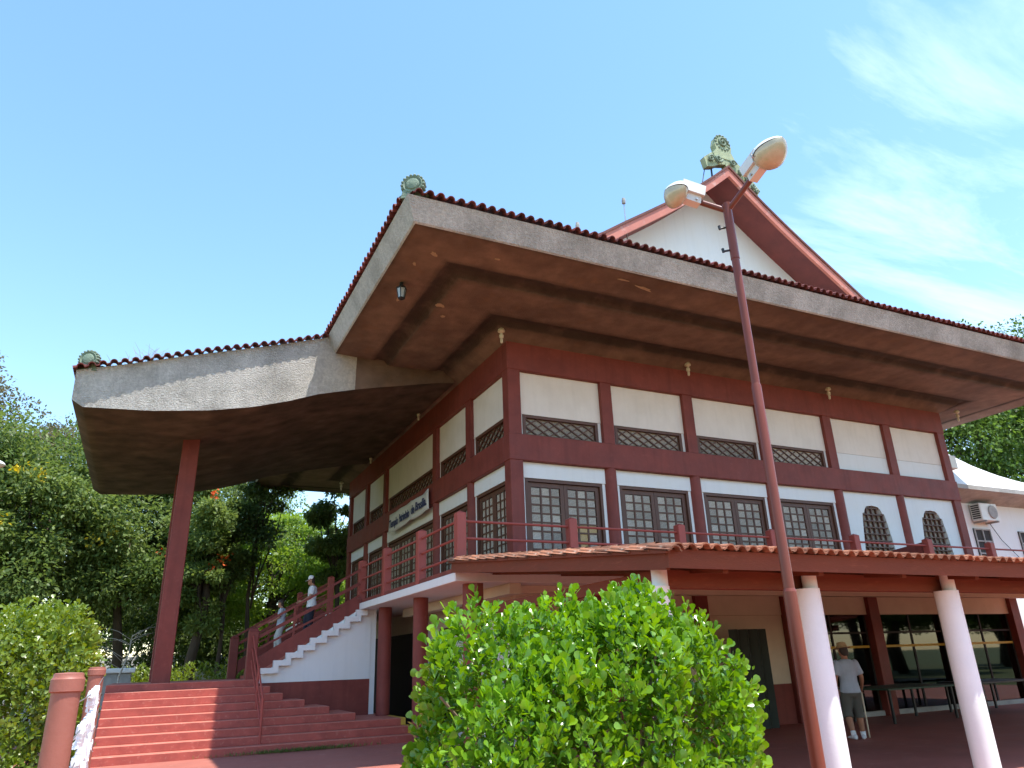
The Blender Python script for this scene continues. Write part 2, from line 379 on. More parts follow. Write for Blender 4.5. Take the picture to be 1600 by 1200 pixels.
# balcony slab
BX0, BX1, BY0, BY1 = 5.12, 25.0, 13.06, 31.7
m = MB(); m.cbox(BX0, BX1, BY0, BY1, 3.055, ZF, .008); m.build('balcony_slab', WHITE, T)
m = MB(); m.box(BX0+.03, BX0+.15, BY0+.03, 20.05, ZF+.002, ZF+.09); m.box(BX0+.15, BX1-.2, BY0+.03, BY0+.15, ZF+.002, ZF+.09); m.build('balcony_kerb', RED, T)
m = MB(); m.add([(BX0+.16, BY0+.16, ZF+.004), (BX1-.1, BY0+.16, ZF+.004), (BX1-.1, BY1-.1, ZF+.004), (BX0+.16, BY1-.1, ZF+.004)], [(0, 1, 2, 3)]); m.build('balcony_floor', FLOOR, T, recalc=False)

# generic facade builder: local u along the facade, v outwards, w up
def face_R(side):
    if side == 'R': return Matrix(((1, 0, 0), (0, -1, 0), (0, 0, 1))), Vector((CX, CY, 0))     # u=+X, out=-Y
    return Matrix(((0, -1, 0), (1, 0, 0), (0, 0, 1))), Vector((CX, CY, 0))                     # u=+Y, out=-X
def fb(m, side, u0, u1, v0, v1, w0, w1):
    R, o = face_R(side); return m.box(u0, u1, v0, v1, w0, w1, R, o)
def fpt(side, u, v, w):
    R, o = face_R(side); return R @ Vector((u, v, w)) + o
# corner posts
for (x, y) in ((CX, CY), (CX+LX-.33, CY), (CX, CY+LY-.33)):
    m = MB(); m.cbox(x, x+.33, y, y+.33, ZF+.01, 8.3, .012); m.build('corner_post', RED, T)
m = MB(); m.cbox(CX-.015, CX+LX+.015, CY-.015, CY+.3, 8.21, 8.98, .01); m.build('top_beam', RED, T)
m = MB(); m.cbox(CX-.012, CX+.3, CY+.302, CY+LY+.01, 8.212, 8.97, .01); m.build('top_beam', RED, T)
m = MB(); m.cbox(CX-.02, CX+LX+.02, CY-.02, CY+.3, 5.96, 6.59, .012); m.build('middle_beam', RED, T)
m = MB(); m.cbox(CX-.018, CX+.3, CY+.302, CY+LY+.01, 5.962, 6.588, .012); m.build('middle_beam', RED, T)
UR = [.165 + 2.604*i for i in range(7)]
UL = [.165, 2.56, 5.16, 10.36, 12.86, 15.435]
def posts(side, U):
    for u in U[1:-1]:
        m = MB(); fb(m, side, u-.16, u+.16, -.27, -.012, 6.58, 8.22); m.build('upper_post', RED, T)
        R, o = face_R(side); c = fpt(side, u, -.155, 0)
        m = MB(); m.lathe([(.17, ZF+.012), (.17, 5.97)], 20, None, c); m.build('lower_post', RED, T, auto=40)
posts('R', UR); posts('L', UL)

pane_me = {}
def pane_mesh(w, h, mt):
    k = (round(w, 3), round(h, 3), mt.name)
    if k not in pane_me:
        q = MB(); q.cbox(-w/2, w/2, -.006, .006, -h/2, h/2, .003); pane_me[k] = q.mesh('pane', mt)
    return pane_me[k]
def FM(side, u, v, w):
    """matrix: local x along facade, y into the wall"""
    if side == 'R': R = Matrix(((1, 0, 0), (0, 1, 0), (0, 0, 1)))
    else: R = Matrix(((0, 1, 0), (-1, 0, 0), (0, 0, 1))).transposed() @ Matrix(((1,0,0),(0,1,0),(0,0,1)))
    if side == 'L': R = Matrix(((0, 1, 0), (1, 0, 0), (0, 0, 1)))
    return Matrix.Translation(fpt(side, u, v, w)) @ R.to_4x4()
def door(side, u0, u1, nleaf, rows=10, pieces=True, amber=()):
    """lattice doors between u0 and u1; z from floor to 5.58"""
    d = MB(); zt, zb = 5.58, ZF+.02
    fb(d, side, u0, u1, -.26, -.13, zt-.07, zt); fb(d, side, u0, u0+.07, -.26, -.13, zb, zt-.072); fb(d, side, u1-.07, u1, -.26, -.13, zb, zt-.072)
    D = d.build('lattice_door', WOOD, T)
    a, b = u0+.075, u1-.075; lw = (b-a)/nleaf; cnt = 0
    joined = MB()
    for i in range(nleaf):
        x0, x1 = a+i*lw+.004, a+(i+1)*lw-.004; y0, y1 = -.235, -.185
        l = MB(); st = .1; zt2 = zt-.08
        fb(l, side, x0, x0+st, y0, y1, zb, zt2); fb(l, side, x1-st, x1, y0, y1, zb, zt2)
        fb(l, side, x0+st, x1-st, y0, y1-.002, zt2-.1, zt2); fb(l, side, x0+st, x1-st, y0, y1-.002, zb, zb+.12)
        gx0, gx1, gz0, gz1 = x0+st, x1-st, zb+.12, zt2-.1; pw, ph = (gx1-gx0)/3, (gz1-gz0)/rows
        for c in (1, 2): fb(l, side, gx0+c*pw-.02, gx0+c*pw+.02, y0+.006, y1-.004, gz0, gz1)
        for r in range(1, rows): fb(l, side, gx0, gx1, y0+.004, y1-.008, gz0+r*ph-.017, gz0+r*ph+.017)
        l.build('door_leaf', WOOD, D)
        for c in range(3):
            for r in range(rows):
                cu, cw = gx0+(c+.5)*pw, gz0+(r+.5)*ph
                if pieces:
                    mt = PANEA if (i, c, r) in amber else PANE
                    inst('pane', pane_mesh(pw-.03, ph-.024, mt), FM(side, cu, -.222+random.uniform(-.002, .002), cw) @ Matrix.Rotation(random.uniform(-.02, .02), 4, 'Z') @ Matrix.Rotation(random.uniform(-.02, .02), 4, 'X'), D)
                else:
                    fb(joined, side, cu-pw/2+.015, cu+pw/2-.015, -.228, -.214, cw-ph/2+.012, cw+ph/2-.012)
    if not pieces: tag(joined.build('panes', PANE, D), kind='stuff')
def transom(side, u0, u1, pieces=True):
    z0, z1 = 6.595, 7.13
    d = MB(); fb(d, side, u0, u1, -.24, -.12, z1-.07, z1); fb(d, side, u0, u1, -.24, -.12, z0, z0+.05)
    fb(d, side, u0, u0+.08, -.238, -.122, z0+.05, z1-.07); fb(d, side, u1-.08, u1, -.238, -.122, z0+.05, z1-.07)
    D = d.build('transom', WOOD, T)
    a, b, c0, c1 = u0+.08, u1-.08, z0+.05, z1-.07; H = c1-c0; stp = H*1.55/2.0; sl = .62   # diagonal bars
    l = MB(); R, o = face_R(side)
    run = H/sl; n = int((b-a)/stp)+4
    for s_ in (1, -1):
        for i in range(-4, n+2):
            xa = a+i*stp; pts = []
            ua, ub = xa, xa+run
            za, zb2 = (c0, c1) if s_ > 0 else (c1, c0)
            # clip to a..b
            t0, t1 = max(0, (a-ua)/run), min(1, (b-ua)/run)
            if t1-t0 < .04: continue
            p = R @ Vector((ua+run*t0, -.185-.004*s_, za+(zb2-za)*t0)) + o; q = R @ Vector((ua+run*t1, -.185-.004*s_, za+(zb2-za)*t1)) + o
            l.bar(p, q, .03, .03)
    l.build('diagonal_lattice', WOOD, D)
    q = MB(); fb(q, side, a, b, -.225, -.21, c0, c1); q.build('pane', PANE, D)
def bay(side, u0, u1, kind, nleaf=2, pieces=True, amber=()):
    a, b = u0+.162, u1-.162
    if kind == 'door':
        m = MB(); fb(m, side, a, b, -.24, -.12, 7.135, 8.205); m.build('upper_panel', CREAM, T)
        m = MB(); fb(m, side, a, b, -.24, -.11, 5.585, 5.955); m.build('lintel_panel', WHITE, T)
        for x in (a, b-.085):
            m = MB(); fb(m, side, x, x+.085, -.24, -.135, 6.592, 7.133); m.build('white_jamb', WHITE, T)
            m = MB(); fb(m, side, x, x+.085, -.24, -.135, ZF+.012, 5.583); m.build('white_jamb', WHITE, T)
        transom(side, a+.09, b-.09); door(side, a+.09, b-.09, nleaf, 10, pieces, amber)
    else:
        m = MB(); fb(m, side, a, b, -.24, -.12, 7.135, 8.205); m.build('upper_panel', CREAM, T)
        m = MB(); fb(m, side, a, b, -.24, -.125, 6.592, 7.128); m.build('upper_panel', WHITE, T)
        # white wall with a bell shaped opening
        c = (a+b)/2; R, o = face_R(side); zb, zt = ZF+.012, 5.955
        half = [(.72, 3.5), (.67, 4.0), (.59, 4.6), (.51, 5.1), (.46, 5.35), (.38, 5.37), (.34, 5.46), (.25, 5.56), (0, 5.59)]
        outl = [(c+x, z) for x, z in half] + [(c-x, z) for x, z in half[-2::-1]]    # right bottom -> top -> left bottom
        m = MB()
        nO = len(outl)
        Lb = [(a, zb), (a, zt), (b, zt), (b, zb)]
        v = []; f = []
        # strips: map each outline point to the frame
        frame = []
        for (x, z) in outl:
            dx, dz = x-c, z-4.4
            if z <= 3.5: fx, fz = (b if dx > 0 else a), z
            elif abs(dx) < 1e-6: fx, fz = x, zt
            elif z < 5.36: fx, fz = (b if dx > 0 else a), z
            else: fx, fz = c + (b-c)*(dx/.46 if abs(dx) <= .46 else math.copysign(1, dx)), zt
            frame.append((fx, fz))
        ring0 = [(x, -.1, z) for x, z in outl]; ringF = [(x, -.1, z) for x, z in frame]; ringB = [(x, -.24, z) for x, z in outl]
        allv = ring0+ringF+ringB
        for i in range(nO-1):
            f.append((i, i+1, nO+i+1, nO+i)); f.append((i, 2*nO+i, 2*nO+i+1, i+1))
        # corners top
        allv += [(b, -.1, zt), (a, -.1, zt)]
        iR = max(i for i in range(nO) if outl[i][0] > c and outl[i][1] < 5.36); f.append((nO+iR, nO+iR+1, 3*nO)) if frame[iR+1][0] < b-1e-6 else None
        iL = min(i for i in range(nO) if outl[i][0] < c and outl[i][1] < 5.36); f.append((nO+iL, nO+iL-1, 3*nO+1)) if frame[iL-1][0] > a+1e-6 else None
        # below opening
        k = len(allv); allv += [(a, -.1, zb), (b, -.1, zb), (c-.72, -.24, 3.5), (c+.72, -.24, 3.5)]
        f.append((k, k+1, nO, 0, nO-1, 2*nO-1)); f.append((0, nO-1, k+2, k+3))
        m.add([R @ Vector(q) + o for q in allv], f); W = m.build('bell_window_wall', WHITE, T)
        lt = MB()
        HZ, HW = [3.5, 4.0, 4.6, 5.1, 5.35, 5.46, 5.56, 5.6], [.72, .67, .59, .51, .46, .34, .25, .05]
        for i in range(7):
            x = -.63+.21*i; zt2 = max(z_ for z_ in np.linspace(3.6, 5.58, 60) if np.interp(z_, HZ, HW) > abs(x))
            fb(lt, side, c+x-.02, c+x+.02, -.20, -.14, 3.47, zt2)
        zz = 3.62
        while zz < 5.56:
            hw = float(np.interp(zz, HZ, HW)); fb(lt, side, c-hw, c+hw, -.195, -.125, zz-.016, zz+.016); zz += .19
        lt.build('lattice', WOOD, W)
        q = MB(); fb(q, side, c-.75, c+.75, -.235, -.222, 3.45, 5.62); q.build('pane', PANE, W)
for i in range(6):
    amb = {(1, 0, 5), (1, 1, 5), (1, 2, 5), (1, 1, 4), (1, 1, 3)} if i == 0 else ()
    bay('R', UR[i], UR[i+1], 'door' if i < 4 else 'bell', 2, True, amb)
for i in range(5):
    bay('L', UL[i], UL[i+1], 'door', 4 if i == 2 else 2, False)

# --- balcony railing
def railing_post(x, y, z0=ZF+.004, z1=4.36, s=.19, par=None):
    m = MB(); h = s/2
    m.cbox(x-h, x+h, y-h, y+h, z0, z1, .012)
    m.add([(x-h+.012, y-h+.012, z1), (x+h-.012, y-h+.012, z1), (x+h-.012, y+h-.012, z1), (x-h+.012, y+h-.012, z1), (x, y, z1+.045)], [(0, 1, 4), (1, 2, 4), (2, 3, 4), (3, 0, 4)])
    return m.build('railing_post', REDL, par or T)
PX = [5.26, 7.75, 10.55, 13.28, 16.1, 18.9, 21.6, 24.3]
PY = [15.35, 17.95, 20.35]
for x in PX: railing_post(x, 13.16)
for y in PY: railing_post(5.22, y)
for y in (24.25, 27.0, 29.6): railing_post(5.22, y)
for z in (4.2, 3.87, 3.53):
    for a, b in zip(PX[:-1], PX[1:]):
        m = MB(); m.tube([(a+.09, 13.16, z), (b-.09, 13.16, z)], .026, 8); m.build('rail', REDL, T, auto=40)
    for a, b in zip([13.16]+PY[:-1], PY):
        m = MB(); m.tube([(5.22, a+.09, z), (5.22, b-.09, z)], .026, 8); m.build('rail', REDL, T, auto=40)
    for a, b in ((24.25, 27.0), (27.0, 29.6)):
        m = MB(); m.tube([(5.22, a+.09, z), (5.22, b-.09, z)], .026, 8); m.build('rail', REDL, T, auto=40)
m = MB(); m.prism([(13.27, ZF+.01), (14.5, ZF+.01), (14.5, 4.05), (14.2, 4.22), (13.27, 4.3)], .14, Matrix(((0, 1, 0), (1, 0, 0), (0, 0, 1))), (18.83, 0, 0)); m.build('balcony_parapet', RED, T)

# --- ground floor: columns, lintel, glass hall
for (x, y) in ((5.62, 13.5), (5.62, 16.5), (5.62, 19.35), (8.6, 13.5), (5.62, 25.3), (5.62, 28.2)):
    m = MB(); m.lathe([(.17, 0.0 if y < 19 else .48), (.17, 3.05)], 22, None, (x, y, 0)); m.build('ground_column', RED, T, auto=40)
GY = 14.56
m = MB(); m.box(7.1, 24.4, GY, GY+.2, 2.51, 3.05); m.build('ground_lintel', BEIGE, T)
m = MB(); m.box(7.07, 7.27, GY+.2, 30.1, 2.5, 3.05); m.build('ground_lintel', BEIGE, T)
m = MB(); m.box(6.3, 6.55, 13.2, 20.0, 2.85, 3.05); m.box(6.55, 24.5, 13.6, 13.85, 2.9, 3.052); m.build('slab_beam', BEIGE, T)
for x in (9.1, 12.0, 14.8, 17.9, 21.0, 24.15):
    m = MB(); m.cbox(x-.19, x+.19, GY-.12, GY+.25, 0, 3.05, .01); m.build('ground_pillar', RED, T)
m = MB(); m.box(7.1, 14.6, GY+.01, GY+.18, 0.9, 2.505); m.build('ground_wall', BEIGE, T)
m = MB(); m.box(7.1, 14.6, GY, GY+.17, 0, .895); m.build('dado', RED, T)
m = MB(); m.box(14.99, 24.3, GY+.02, GY+.22, 0, .12); m.build('plinth', GREY, T)
for a, b in ((14.99, 17.71), (18.09, 20.81), (21.19, 23.96)):
    m = MB()
    for x in (a, (a+b)/2-.03, b-.06): m.box(x, x+.06, GY+.08, GY+.13, .12, 2.5)
    m.box(a, b, GY+.081, GY+.129, 2.02, 2.07); G = m.build('glazing_frame', DARK, T)
    for x0, x1 in ((a+.06, (a+b)/2-.03), ((a+b)/2+.03, b-.06)):
        m = MB(); m.box(x0, x1, GY+.10, GY+.108, .12, 2.5); m.build('glass_pane', GLASS, G)
    m = MB(); m.box(a+.05, b-.05, GY+.07, GY+.078, 1.66, 1.72); m.build('yellow_stripe', YEL, G)
# hall shell behind the glass: far wall with a strip of windows
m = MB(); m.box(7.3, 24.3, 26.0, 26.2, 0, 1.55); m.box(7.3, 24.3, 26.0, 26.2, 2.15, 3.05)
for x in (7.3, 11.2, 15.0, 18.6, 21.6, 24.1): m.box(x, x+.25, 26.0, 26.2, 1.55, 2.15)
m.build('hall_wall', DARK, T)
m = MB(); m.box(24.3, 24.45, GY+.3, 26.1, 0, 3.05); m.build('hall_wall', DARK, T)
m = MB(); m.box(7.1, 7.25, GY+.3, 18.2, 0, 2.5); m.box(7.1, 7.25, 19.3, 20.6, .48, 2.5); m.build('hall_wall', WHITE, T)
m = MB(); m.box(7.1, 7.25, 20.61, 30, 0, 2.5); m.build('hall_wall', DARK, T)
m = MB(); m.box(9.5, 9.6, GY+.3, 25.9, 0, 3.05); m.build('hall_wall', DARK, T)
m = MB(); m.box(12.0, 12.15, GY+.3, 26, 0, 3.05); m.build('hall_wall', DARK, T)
m = MB()
for y in (18.2, 19.2): m.box(7.12, 7.2, y, y+.08, 0.48, 2.5)
m.box(7.12, 7.2, 18.2, 19.28, 2.4, 2.5); m.build('door_frame', WOOD, T)

# --- upper stair flight with white wall, saw-tooth stringer, red parapet, rails
FY0, FY1 = 20.1, 24.4
m = MB()
poly = [(2.72, .3), (5.46, .3), (5.46, 3.05), (5.14, 3.05)]
x, z = 5.14, 3.05
tops = []
for k in range(9):
    tops.append((x, z)); z2 = z-.172; x2 = x-.29
    poly += [(x, z2), (x2, z2)] if k else [(x, z2), (x2, z2)]
    x, z = x2, z2
poly = [p for p in poly if p[0] >= 2.5]
poly[-1] = (2.72, poly[-1][1]) if poly[-1][0] < 2.72 else poly[-1]
m.prism(poly, FY1-FY0-.1, None, (0, FY0+.1, 0)); m.build('stair_flight', STEP, T)
# cladding wall under the flight (near face)
wall = [(2.70, 1.33), (5.46, 1.33), (5.46, 3.05), (5.10, 3.05), (2.70, 1.5)]
m = MB(); m.prism(wall, .1, None, (0, FY0, 0)); m.build('stair_side_wall', WHITE, T)
m = MB(); m.prism([(2.9, .3), (5.46, .3), (5.46, 1.327), (2.66, 1.327), (2.66, 1.2)], .096, None, (0, FY0+.004, 0)); m.build('stair_dado', RED, T)
m = MB(); m.box(5.462, 5.6, FY0+.02, FY0+.16, .48, 3.05); m.build('stair_side_wall', WHITE, T)
saw = []; low = []
x, z = 5.3, 3.06
pts = [(5.32, 3.045), (5.32, 2.95)]
ups = []
x, z = 5.16, 3.1
ups = [(5.32, 3.05), (5.02, 3.05)]
x, z = 5.02, 3.05
lows = [(5.32, 2.9), (5.16, 2.9)]
for k in range(8):
    z -= .172; ups.append((x, z)); x -= .29; ups.append((x, z))
x, z = 5.16, 2.9
for k in range(8):
    z -= .172; lows.append((x, z)); x -= .29; lows.append((x, z))
m = MB()
# build stringer as boxes per tooth so that faces stay planar
X, Z = 5.02, 3.05
m.box(5.02, 5.32, FY0-.13, FY0-.001, 2.9, 3.05)
for k in range(8):
    m.box(X-.29, X+.14, FY0-.05, FY0-.001, Z-.172-.15+.0, Z-.172) if False else None
    x0 = X-.29; zt = Z-.172
    m.box(x0, X+.13, FY0-.13+.0005*k, FY0-.001, zt-.13, zt)           # tread band
    m.box(X, X+.129, FY0-.1295+.0005*k, FY0-.001, zt+.0005, zt+.045)
    X, Z = x0, zt
S_ = m.build('sawtooth_stringer', WHITE, T)
m = MB(); m.prism([(2.70, 1.62), (5.12, 3.06), (5.12, 3.34), (4.98, 3.34), (2.62, 1.93), (2.62, 1.5)], .1, None, (0, FY0+.002, 0)); m.build('stair_parapet', RED, T)
m = MB(); m.prism([(2.70, 1.62), (5.12, 3.06), (5.12, 3.34), (4.98, 3.34), (2.62, 1.93), (2.62, 1.5)], .1, None, (0, FY1, 0)); m.build('stair_parapet', RED, T)
for Y in (FY0+.05, FY1+.05):
    for za, zb2, w in ((2.62, 4.1, .06), (2.36, 3.74, .085), (2.08, 3.42, .05)):
        m = MB(); m.bar((2.52, Y, za), (5.12, Y, zb2), .05, w); m.build('rail', RED, T)
    m = MB(); m.cbox(2.36, 2.60, Y-.12, Y+.12, 1.40, 2.55, .015); m.lathe([(.165, 2.55), (.13, 2.60), (.06, 2.635), (.01, 2.645)], 4, Matrix.Rotation(rad(45), 3, 'Z'), (2.48, Y, 0)); m.build('newel_post', RED, T)
    for xx in (3.45, 4.3):
        m = MB(); zz = 1.93+(xx-2.62)*.597; m.box(xx-.025, xx+.025, Y-.02, Y+.02, zz-.05, zz+.72); m.build('baluster', RED, T)
# handrail down the lower steps
m = MB()
for z0, z1 in ((2.42, 1.05), (2.12, .78), (1.85, .5)): m.tube([(2.47, FY0-.08, z0), (2.5, 17.75, z1)], .022, 8)
m.tube([(2.5, 17.75, 1.06), (2.5, 17.75, .16)], .028, 8); m.tube([(2.5, 18.8, 1.72), (2.5, 18.8, .79)], .022, 8)
m.build('handrail', REDL, T, auto=40)

# --- main roof
OV = 3.73
EX0, EX1, EY0, EY1 = CX-OV, CX+LX+OV-.35, CY-OV, CY+LY+OV
def ringpt(o, z):   # rectangle at overhang o
    return [(CX-o, CY-o, z), (CX+LX+o-.35*(o/OV), CY-o, z), (CX+LX+o-.35*(o/OV), CY+LY+o, z), (CX-o, CY+LY+o, z)]
def ringband(prof, sub=1):
    m = MB(); v = []; f = []
    for o, z in prof: v += ringpt(o, z)
    for i in range(len(prof)-1):
        for k in range(4):
            a, b = i*4+k, i*4+(k+1) % 4; f.append((a, b, b+4, a+4))
    m.add(v, f); return m
roof = ringband([(OV, 9.70), (3.535, 9.275), (3.50, 9.25)]).build('eave_fascia', STUCCO, T)
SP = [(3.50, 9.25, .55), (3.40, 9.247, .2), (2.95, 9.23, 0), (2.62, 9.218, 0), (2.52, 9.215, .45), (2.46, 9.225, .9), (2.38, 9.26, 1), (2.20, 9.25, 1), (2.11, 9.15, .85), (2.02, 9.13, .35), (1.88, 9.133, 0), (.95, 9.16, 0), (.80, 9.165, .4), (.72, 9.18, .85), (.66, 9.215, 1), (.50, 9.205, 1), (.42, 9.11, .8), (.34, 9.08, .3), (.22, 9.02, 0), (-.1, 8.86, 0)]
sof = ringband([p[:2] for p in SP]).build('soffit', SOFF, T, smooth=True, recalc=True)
at_ = sof.data.attributes.new('dark_mask', 'FLOAT', 'POINT')
at_.data.foreach_set('value', [p[2] for p in SP for _ in range(4)])  # darker along the two grooves and the outer edge
t_ = SOFF.node_tree; hsn = [n for n in t_.nodes if n.type == 'HUE_SAT'][0]; src = hsn.inputs['Color'].links[0].from_socket
an_ = N(t_, 'ShaderNodeAttribute', attribute_name='dark_mask'); nz = N(t_, 'ShaderNodeTexNoise'); nz.inputs['Scale'].default_value = 1.7; nz.inputs['Detail'].default_value = 7
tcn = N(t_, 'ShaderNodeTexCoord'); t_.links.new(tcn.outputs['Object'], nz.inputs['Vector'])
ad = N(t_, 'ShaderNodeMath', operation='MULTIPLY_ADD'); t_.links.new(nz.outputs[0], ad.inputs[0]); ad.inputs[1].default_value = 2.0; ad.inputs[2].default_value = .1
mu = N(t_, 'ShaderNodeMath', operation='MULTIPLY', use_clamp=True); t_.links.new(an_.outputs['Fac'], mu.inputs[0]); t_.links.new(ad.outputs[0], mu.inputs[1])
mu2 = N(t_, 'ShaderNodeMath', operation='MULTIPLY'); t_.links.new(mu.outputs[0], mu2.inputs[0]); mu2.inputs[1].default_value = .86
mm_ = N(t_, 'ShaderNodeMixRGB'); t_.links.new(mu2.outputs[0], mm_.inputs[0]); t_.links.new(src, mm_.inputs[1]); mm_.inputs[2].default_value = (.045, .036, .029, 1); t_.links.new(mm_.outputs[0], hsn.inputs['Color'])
# peeled plaster patches on the soffit
def blob(cx_, cy_, z, a, b, seed, rot=0):
    r = random.Random(seed); m = MB(); n = 14; pts = []
    for k in range(n):
        an = 2*math.pi*k/n; rr = r.uniform(.6, 1.15); x, y = a*rr*math.cos(an), b*rr*math.sin(an)
        pts.append((cx_+x*math.cos(rot)-y*math.sin(rot), cy_+x*math.sin(rot)+y*math.cos(rot), z))
    v = pts + [(p[0], p[1], z-.006) for p in pts]
    return m.add(v, [tuple(range(n)), tuple(range(n, 2*n))[::-1]] + [(k, (k+1) % n, n+(k+1) % n, n+k) for k in range(n)])
for i, (x, y, a, b, r) in enumerate(((8.35, 11.35, .16, .03, 0), (9.0, 11.5, .28, .05, .2), (5.05, 13.75, .12, .09, .3), (5.3, 14.25, .07, .06, 0), (5.5, 11.6, .07, .04, 0), (4.25, 11.9, .11, .05, .6), (4.15, 14.0, .1, .04, 1.4), (4.0, 12.4, .09, .04, 1.2))):
    zz = 9.135 if 4.93 < x and y > 12.4 else 9.225
    if 4.93 < x < 6.4 and y > 12.6: zz = 9.125
    blob(x, y, zz, a, b, i, r).build('peeled_patch', PEEL, T)
# sloped roof (lower hipped part), unseen, made pale to bounce light onto the gable
m = ringband([(OV-.02, 9.71), (1.6, 10.45), (-.64, 11.9)]); m.build('lower_roof', mat('pale_bounce_coating', (.50, .46, .43), .85, .2, 3, .4, 30, c2=(.34, .30, .28), c2amt=.6), T)
# tile mesh: one barrel arch and one pan, x across, y along the slope (front at y=0), z up
def tile_mesh(name, mt, w=.21, L=.5, t=.016, n=9, hz_=.95):
    q = MB(); rA = w*.36; prof = []
    for k in range(n+1):
        an = math.pi*k/n; prof.append((-rA*math.cos(an), rA*math.sin(an)*hz_+.02))
    pan = [(-w/2, .0), (-rA-.006, .012)]
    pr_ = [(-w*.64, .004)] + prof + [(w*.5, .0)]
    outer = pr_; inner = [(x*.86, z-t if z < .03 else z-t) for x, z in pr_]
    k = len(outer)
    v = [(x, 0, z) for x, z in outer] + [(x, 0, z) for x, z in inner] + [(x, L, z) for x, z in outer] + [(x, L, z) for x, z in inner]
    f = []
    for i in range(k-1):
        f += [(i, i+1, k+i+1, k+i), (2*k+i, i+2*k+1, i+1, i)[::1], (k+i, k+i+1, 3*k+i+1, 3*k+i)]
    q.add(v, f); return q.mesh(name, mt)
TM = tile_mesh('eave_tile', TILED)
def eave_tiles(p, q, parent, mesh, pitch, spacing, jit=.006, name='roof_tile'):
    p, q = Vector(p), Vector(q); d = (q-p); L = d.length; n = int(L/spacing); d.normalize()
    inn = Vector((0, 0, 1)).cross(d)          # inward: left of the walking direction
    for i in range(n):
        c = p + d*(spacing*(i+.5)) + Vector((0, 0, random.uniform(-jit, jit))) + inn*random.uniform(-.012, .012)
        y = (inn*math.cos(pitch) + Vector((0, 0, math.sin(pitch)))).normalized(); x = (y.cross(Vector((0, 0, 1)))).normalized()
        x = d.copy(); z = x.cross(y).normalized(); y = z.cross(x)
        R = Matrix((x, y, z)).transposed() @ Matrix.Rotation(random.uniform(-.04, .04), 3, 'Y')
        inst(name, mesh, Matrix.Translation(c) @ R.to_4x4(), parent)
eave_tiles((EX0+.1, EY0-.07, 9.735), (EX1, EY0-.07, 9.735), T, TM, rad(17), .21)
eave_tiles((EX0-.07, EY0+7.0, 9.735), (EX0-.07, EY0+.1, 9.735), T, TM, rad(17), .21)
m = MB(); m.tube([(EX0+.36, EY0+.36, 9.93), (EX0+.9, EY0+.9, 10.16), (EX0+4.3, EY0+4.3, 11.8)], .10, 10); m.build('hip_ridge', TILED, T, auto=50)

# upper gabled roof
GXc, GYF, GYW = CX+LX/2-.24, 14.1, 15.2
gp = [(0, 16.06), (.65, 15.50), (1.3, 14.97), (2.0, 14.44), (2.64, 13.98), (3.4, 13.46), (4.2, 12.92), (5.0, 12.36), (6.2, 11.65)]
def gable_strip(t0, t1, y0, y1, name, mt, d0=0):
    m = MB(); top = [(-x, z) for x, z in gp[::-1]] + gp[1:]
    def off(dz): return [(GXc+x, z-dz) for x, z in top]
    a, b = off(t0), off(t1); n = len(a)
    v = [(x, y0, z) for x, z in a] + [(x, y0, z) for x, z in b] + [(x, y1, z) for x, z in a] + [(x, y1, z) for x, z in b]
    f = []
    for i in range(n-1): f += [(i, i+1, n+i+1, n+i), (2*n+i, 3*n+i, 3*n+i+1, 2*n+i+1), (i, 2*n+i, 2*n+i+1, i+1), (n+i, n+i+1, 3*n+i+1, 3*n+i)]
    f += [(0, n, 3*n, 2*n), (n-1, 3*n-1, 4*n-1, 2*n-1)]
    m.add(v, f); return m.build(name, mt, T)
gable_strip(-.02, .06, GYF-.10, 30.9, 'upper_roof', ROOFT)
gable_strip(.062, .37, GYF-.06, GYF+.03, 'bargeboard', BARGE)
gable_strip(.062, .20, GYF+.032, 30.8, 'gable_soffit', GSOF)
m = MB(); low_z = 11.4
pl = [(GXc-6.0, low_z)] + [(GXc-x, z-.19) for x, z in gp[::-1][1:]] + [(GXc+x, z-.19) for x, z in gp[1:-1]] + [(GXc+6.0, low_z)]
m.prism(pl, .15, None, (0, GYW, 0)); m.build('gable_wall', WHITE, T)

# --- entrance canopy
KY0, KY1 = 17.5, 26.95
ct = [(-2.08, 7.98), (-1.0, 8.30), (.19, 8.69), (1.8, 9.17), (3.4, 9.70), (4.2, 9.95)]
cbm = [(4.9, 8.52), (4.1, 8.34), (3.23, 8.11), (2.5, 7.83), (1.7, 7.58), (.76, 7.38), (-.5, 7.22), (-1.9, 7.15)]
def side_face(y, flip):
    m = MB(); xs = sorted(set([p[0] for p in ct] + [p[0] for p in cbm] + [-1.9]))
    xs = [x for x in np.linspace(-2.08, 6.9, 40)]
    topz = lambda x: float(np.interp(x, [p[0] for p in ct]+[6.9], [p[1] for p in ct]+[10.3]))
    bx = [p[0] for p in cbm[::-1]]; bz = [p[1] for p in cbm[::-1]]
    botz = lambda x: float(np.interp(x, [-2.08]+bx+[6.3, 6.9], [7.3]+bz+[8.82, 8.9]))
    v = [(x, y, topz(x)-.03) for x in xs] + [(x, y + (.12 if not flip else -.12), botz(x)) for x in xs]; n = len(xs)
    m.add(v, [(i, i+1, n+i+1, n+i) for i in range(n-1)]); return m, xs, topz, botz
m, xs, topz, botz = side_face(KY0, False); ns_ = sum(1 for x in xs if x < 4.1); nx_ = len(xs)
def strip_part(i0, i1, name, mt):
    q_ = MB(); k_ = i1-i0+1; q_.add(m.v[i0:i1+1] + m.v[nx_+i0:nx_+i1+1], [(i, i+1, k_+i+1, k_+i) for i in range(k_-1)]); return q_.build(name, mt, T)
strip_part(0, ns_, 'canopy_fascia', STUCCO)
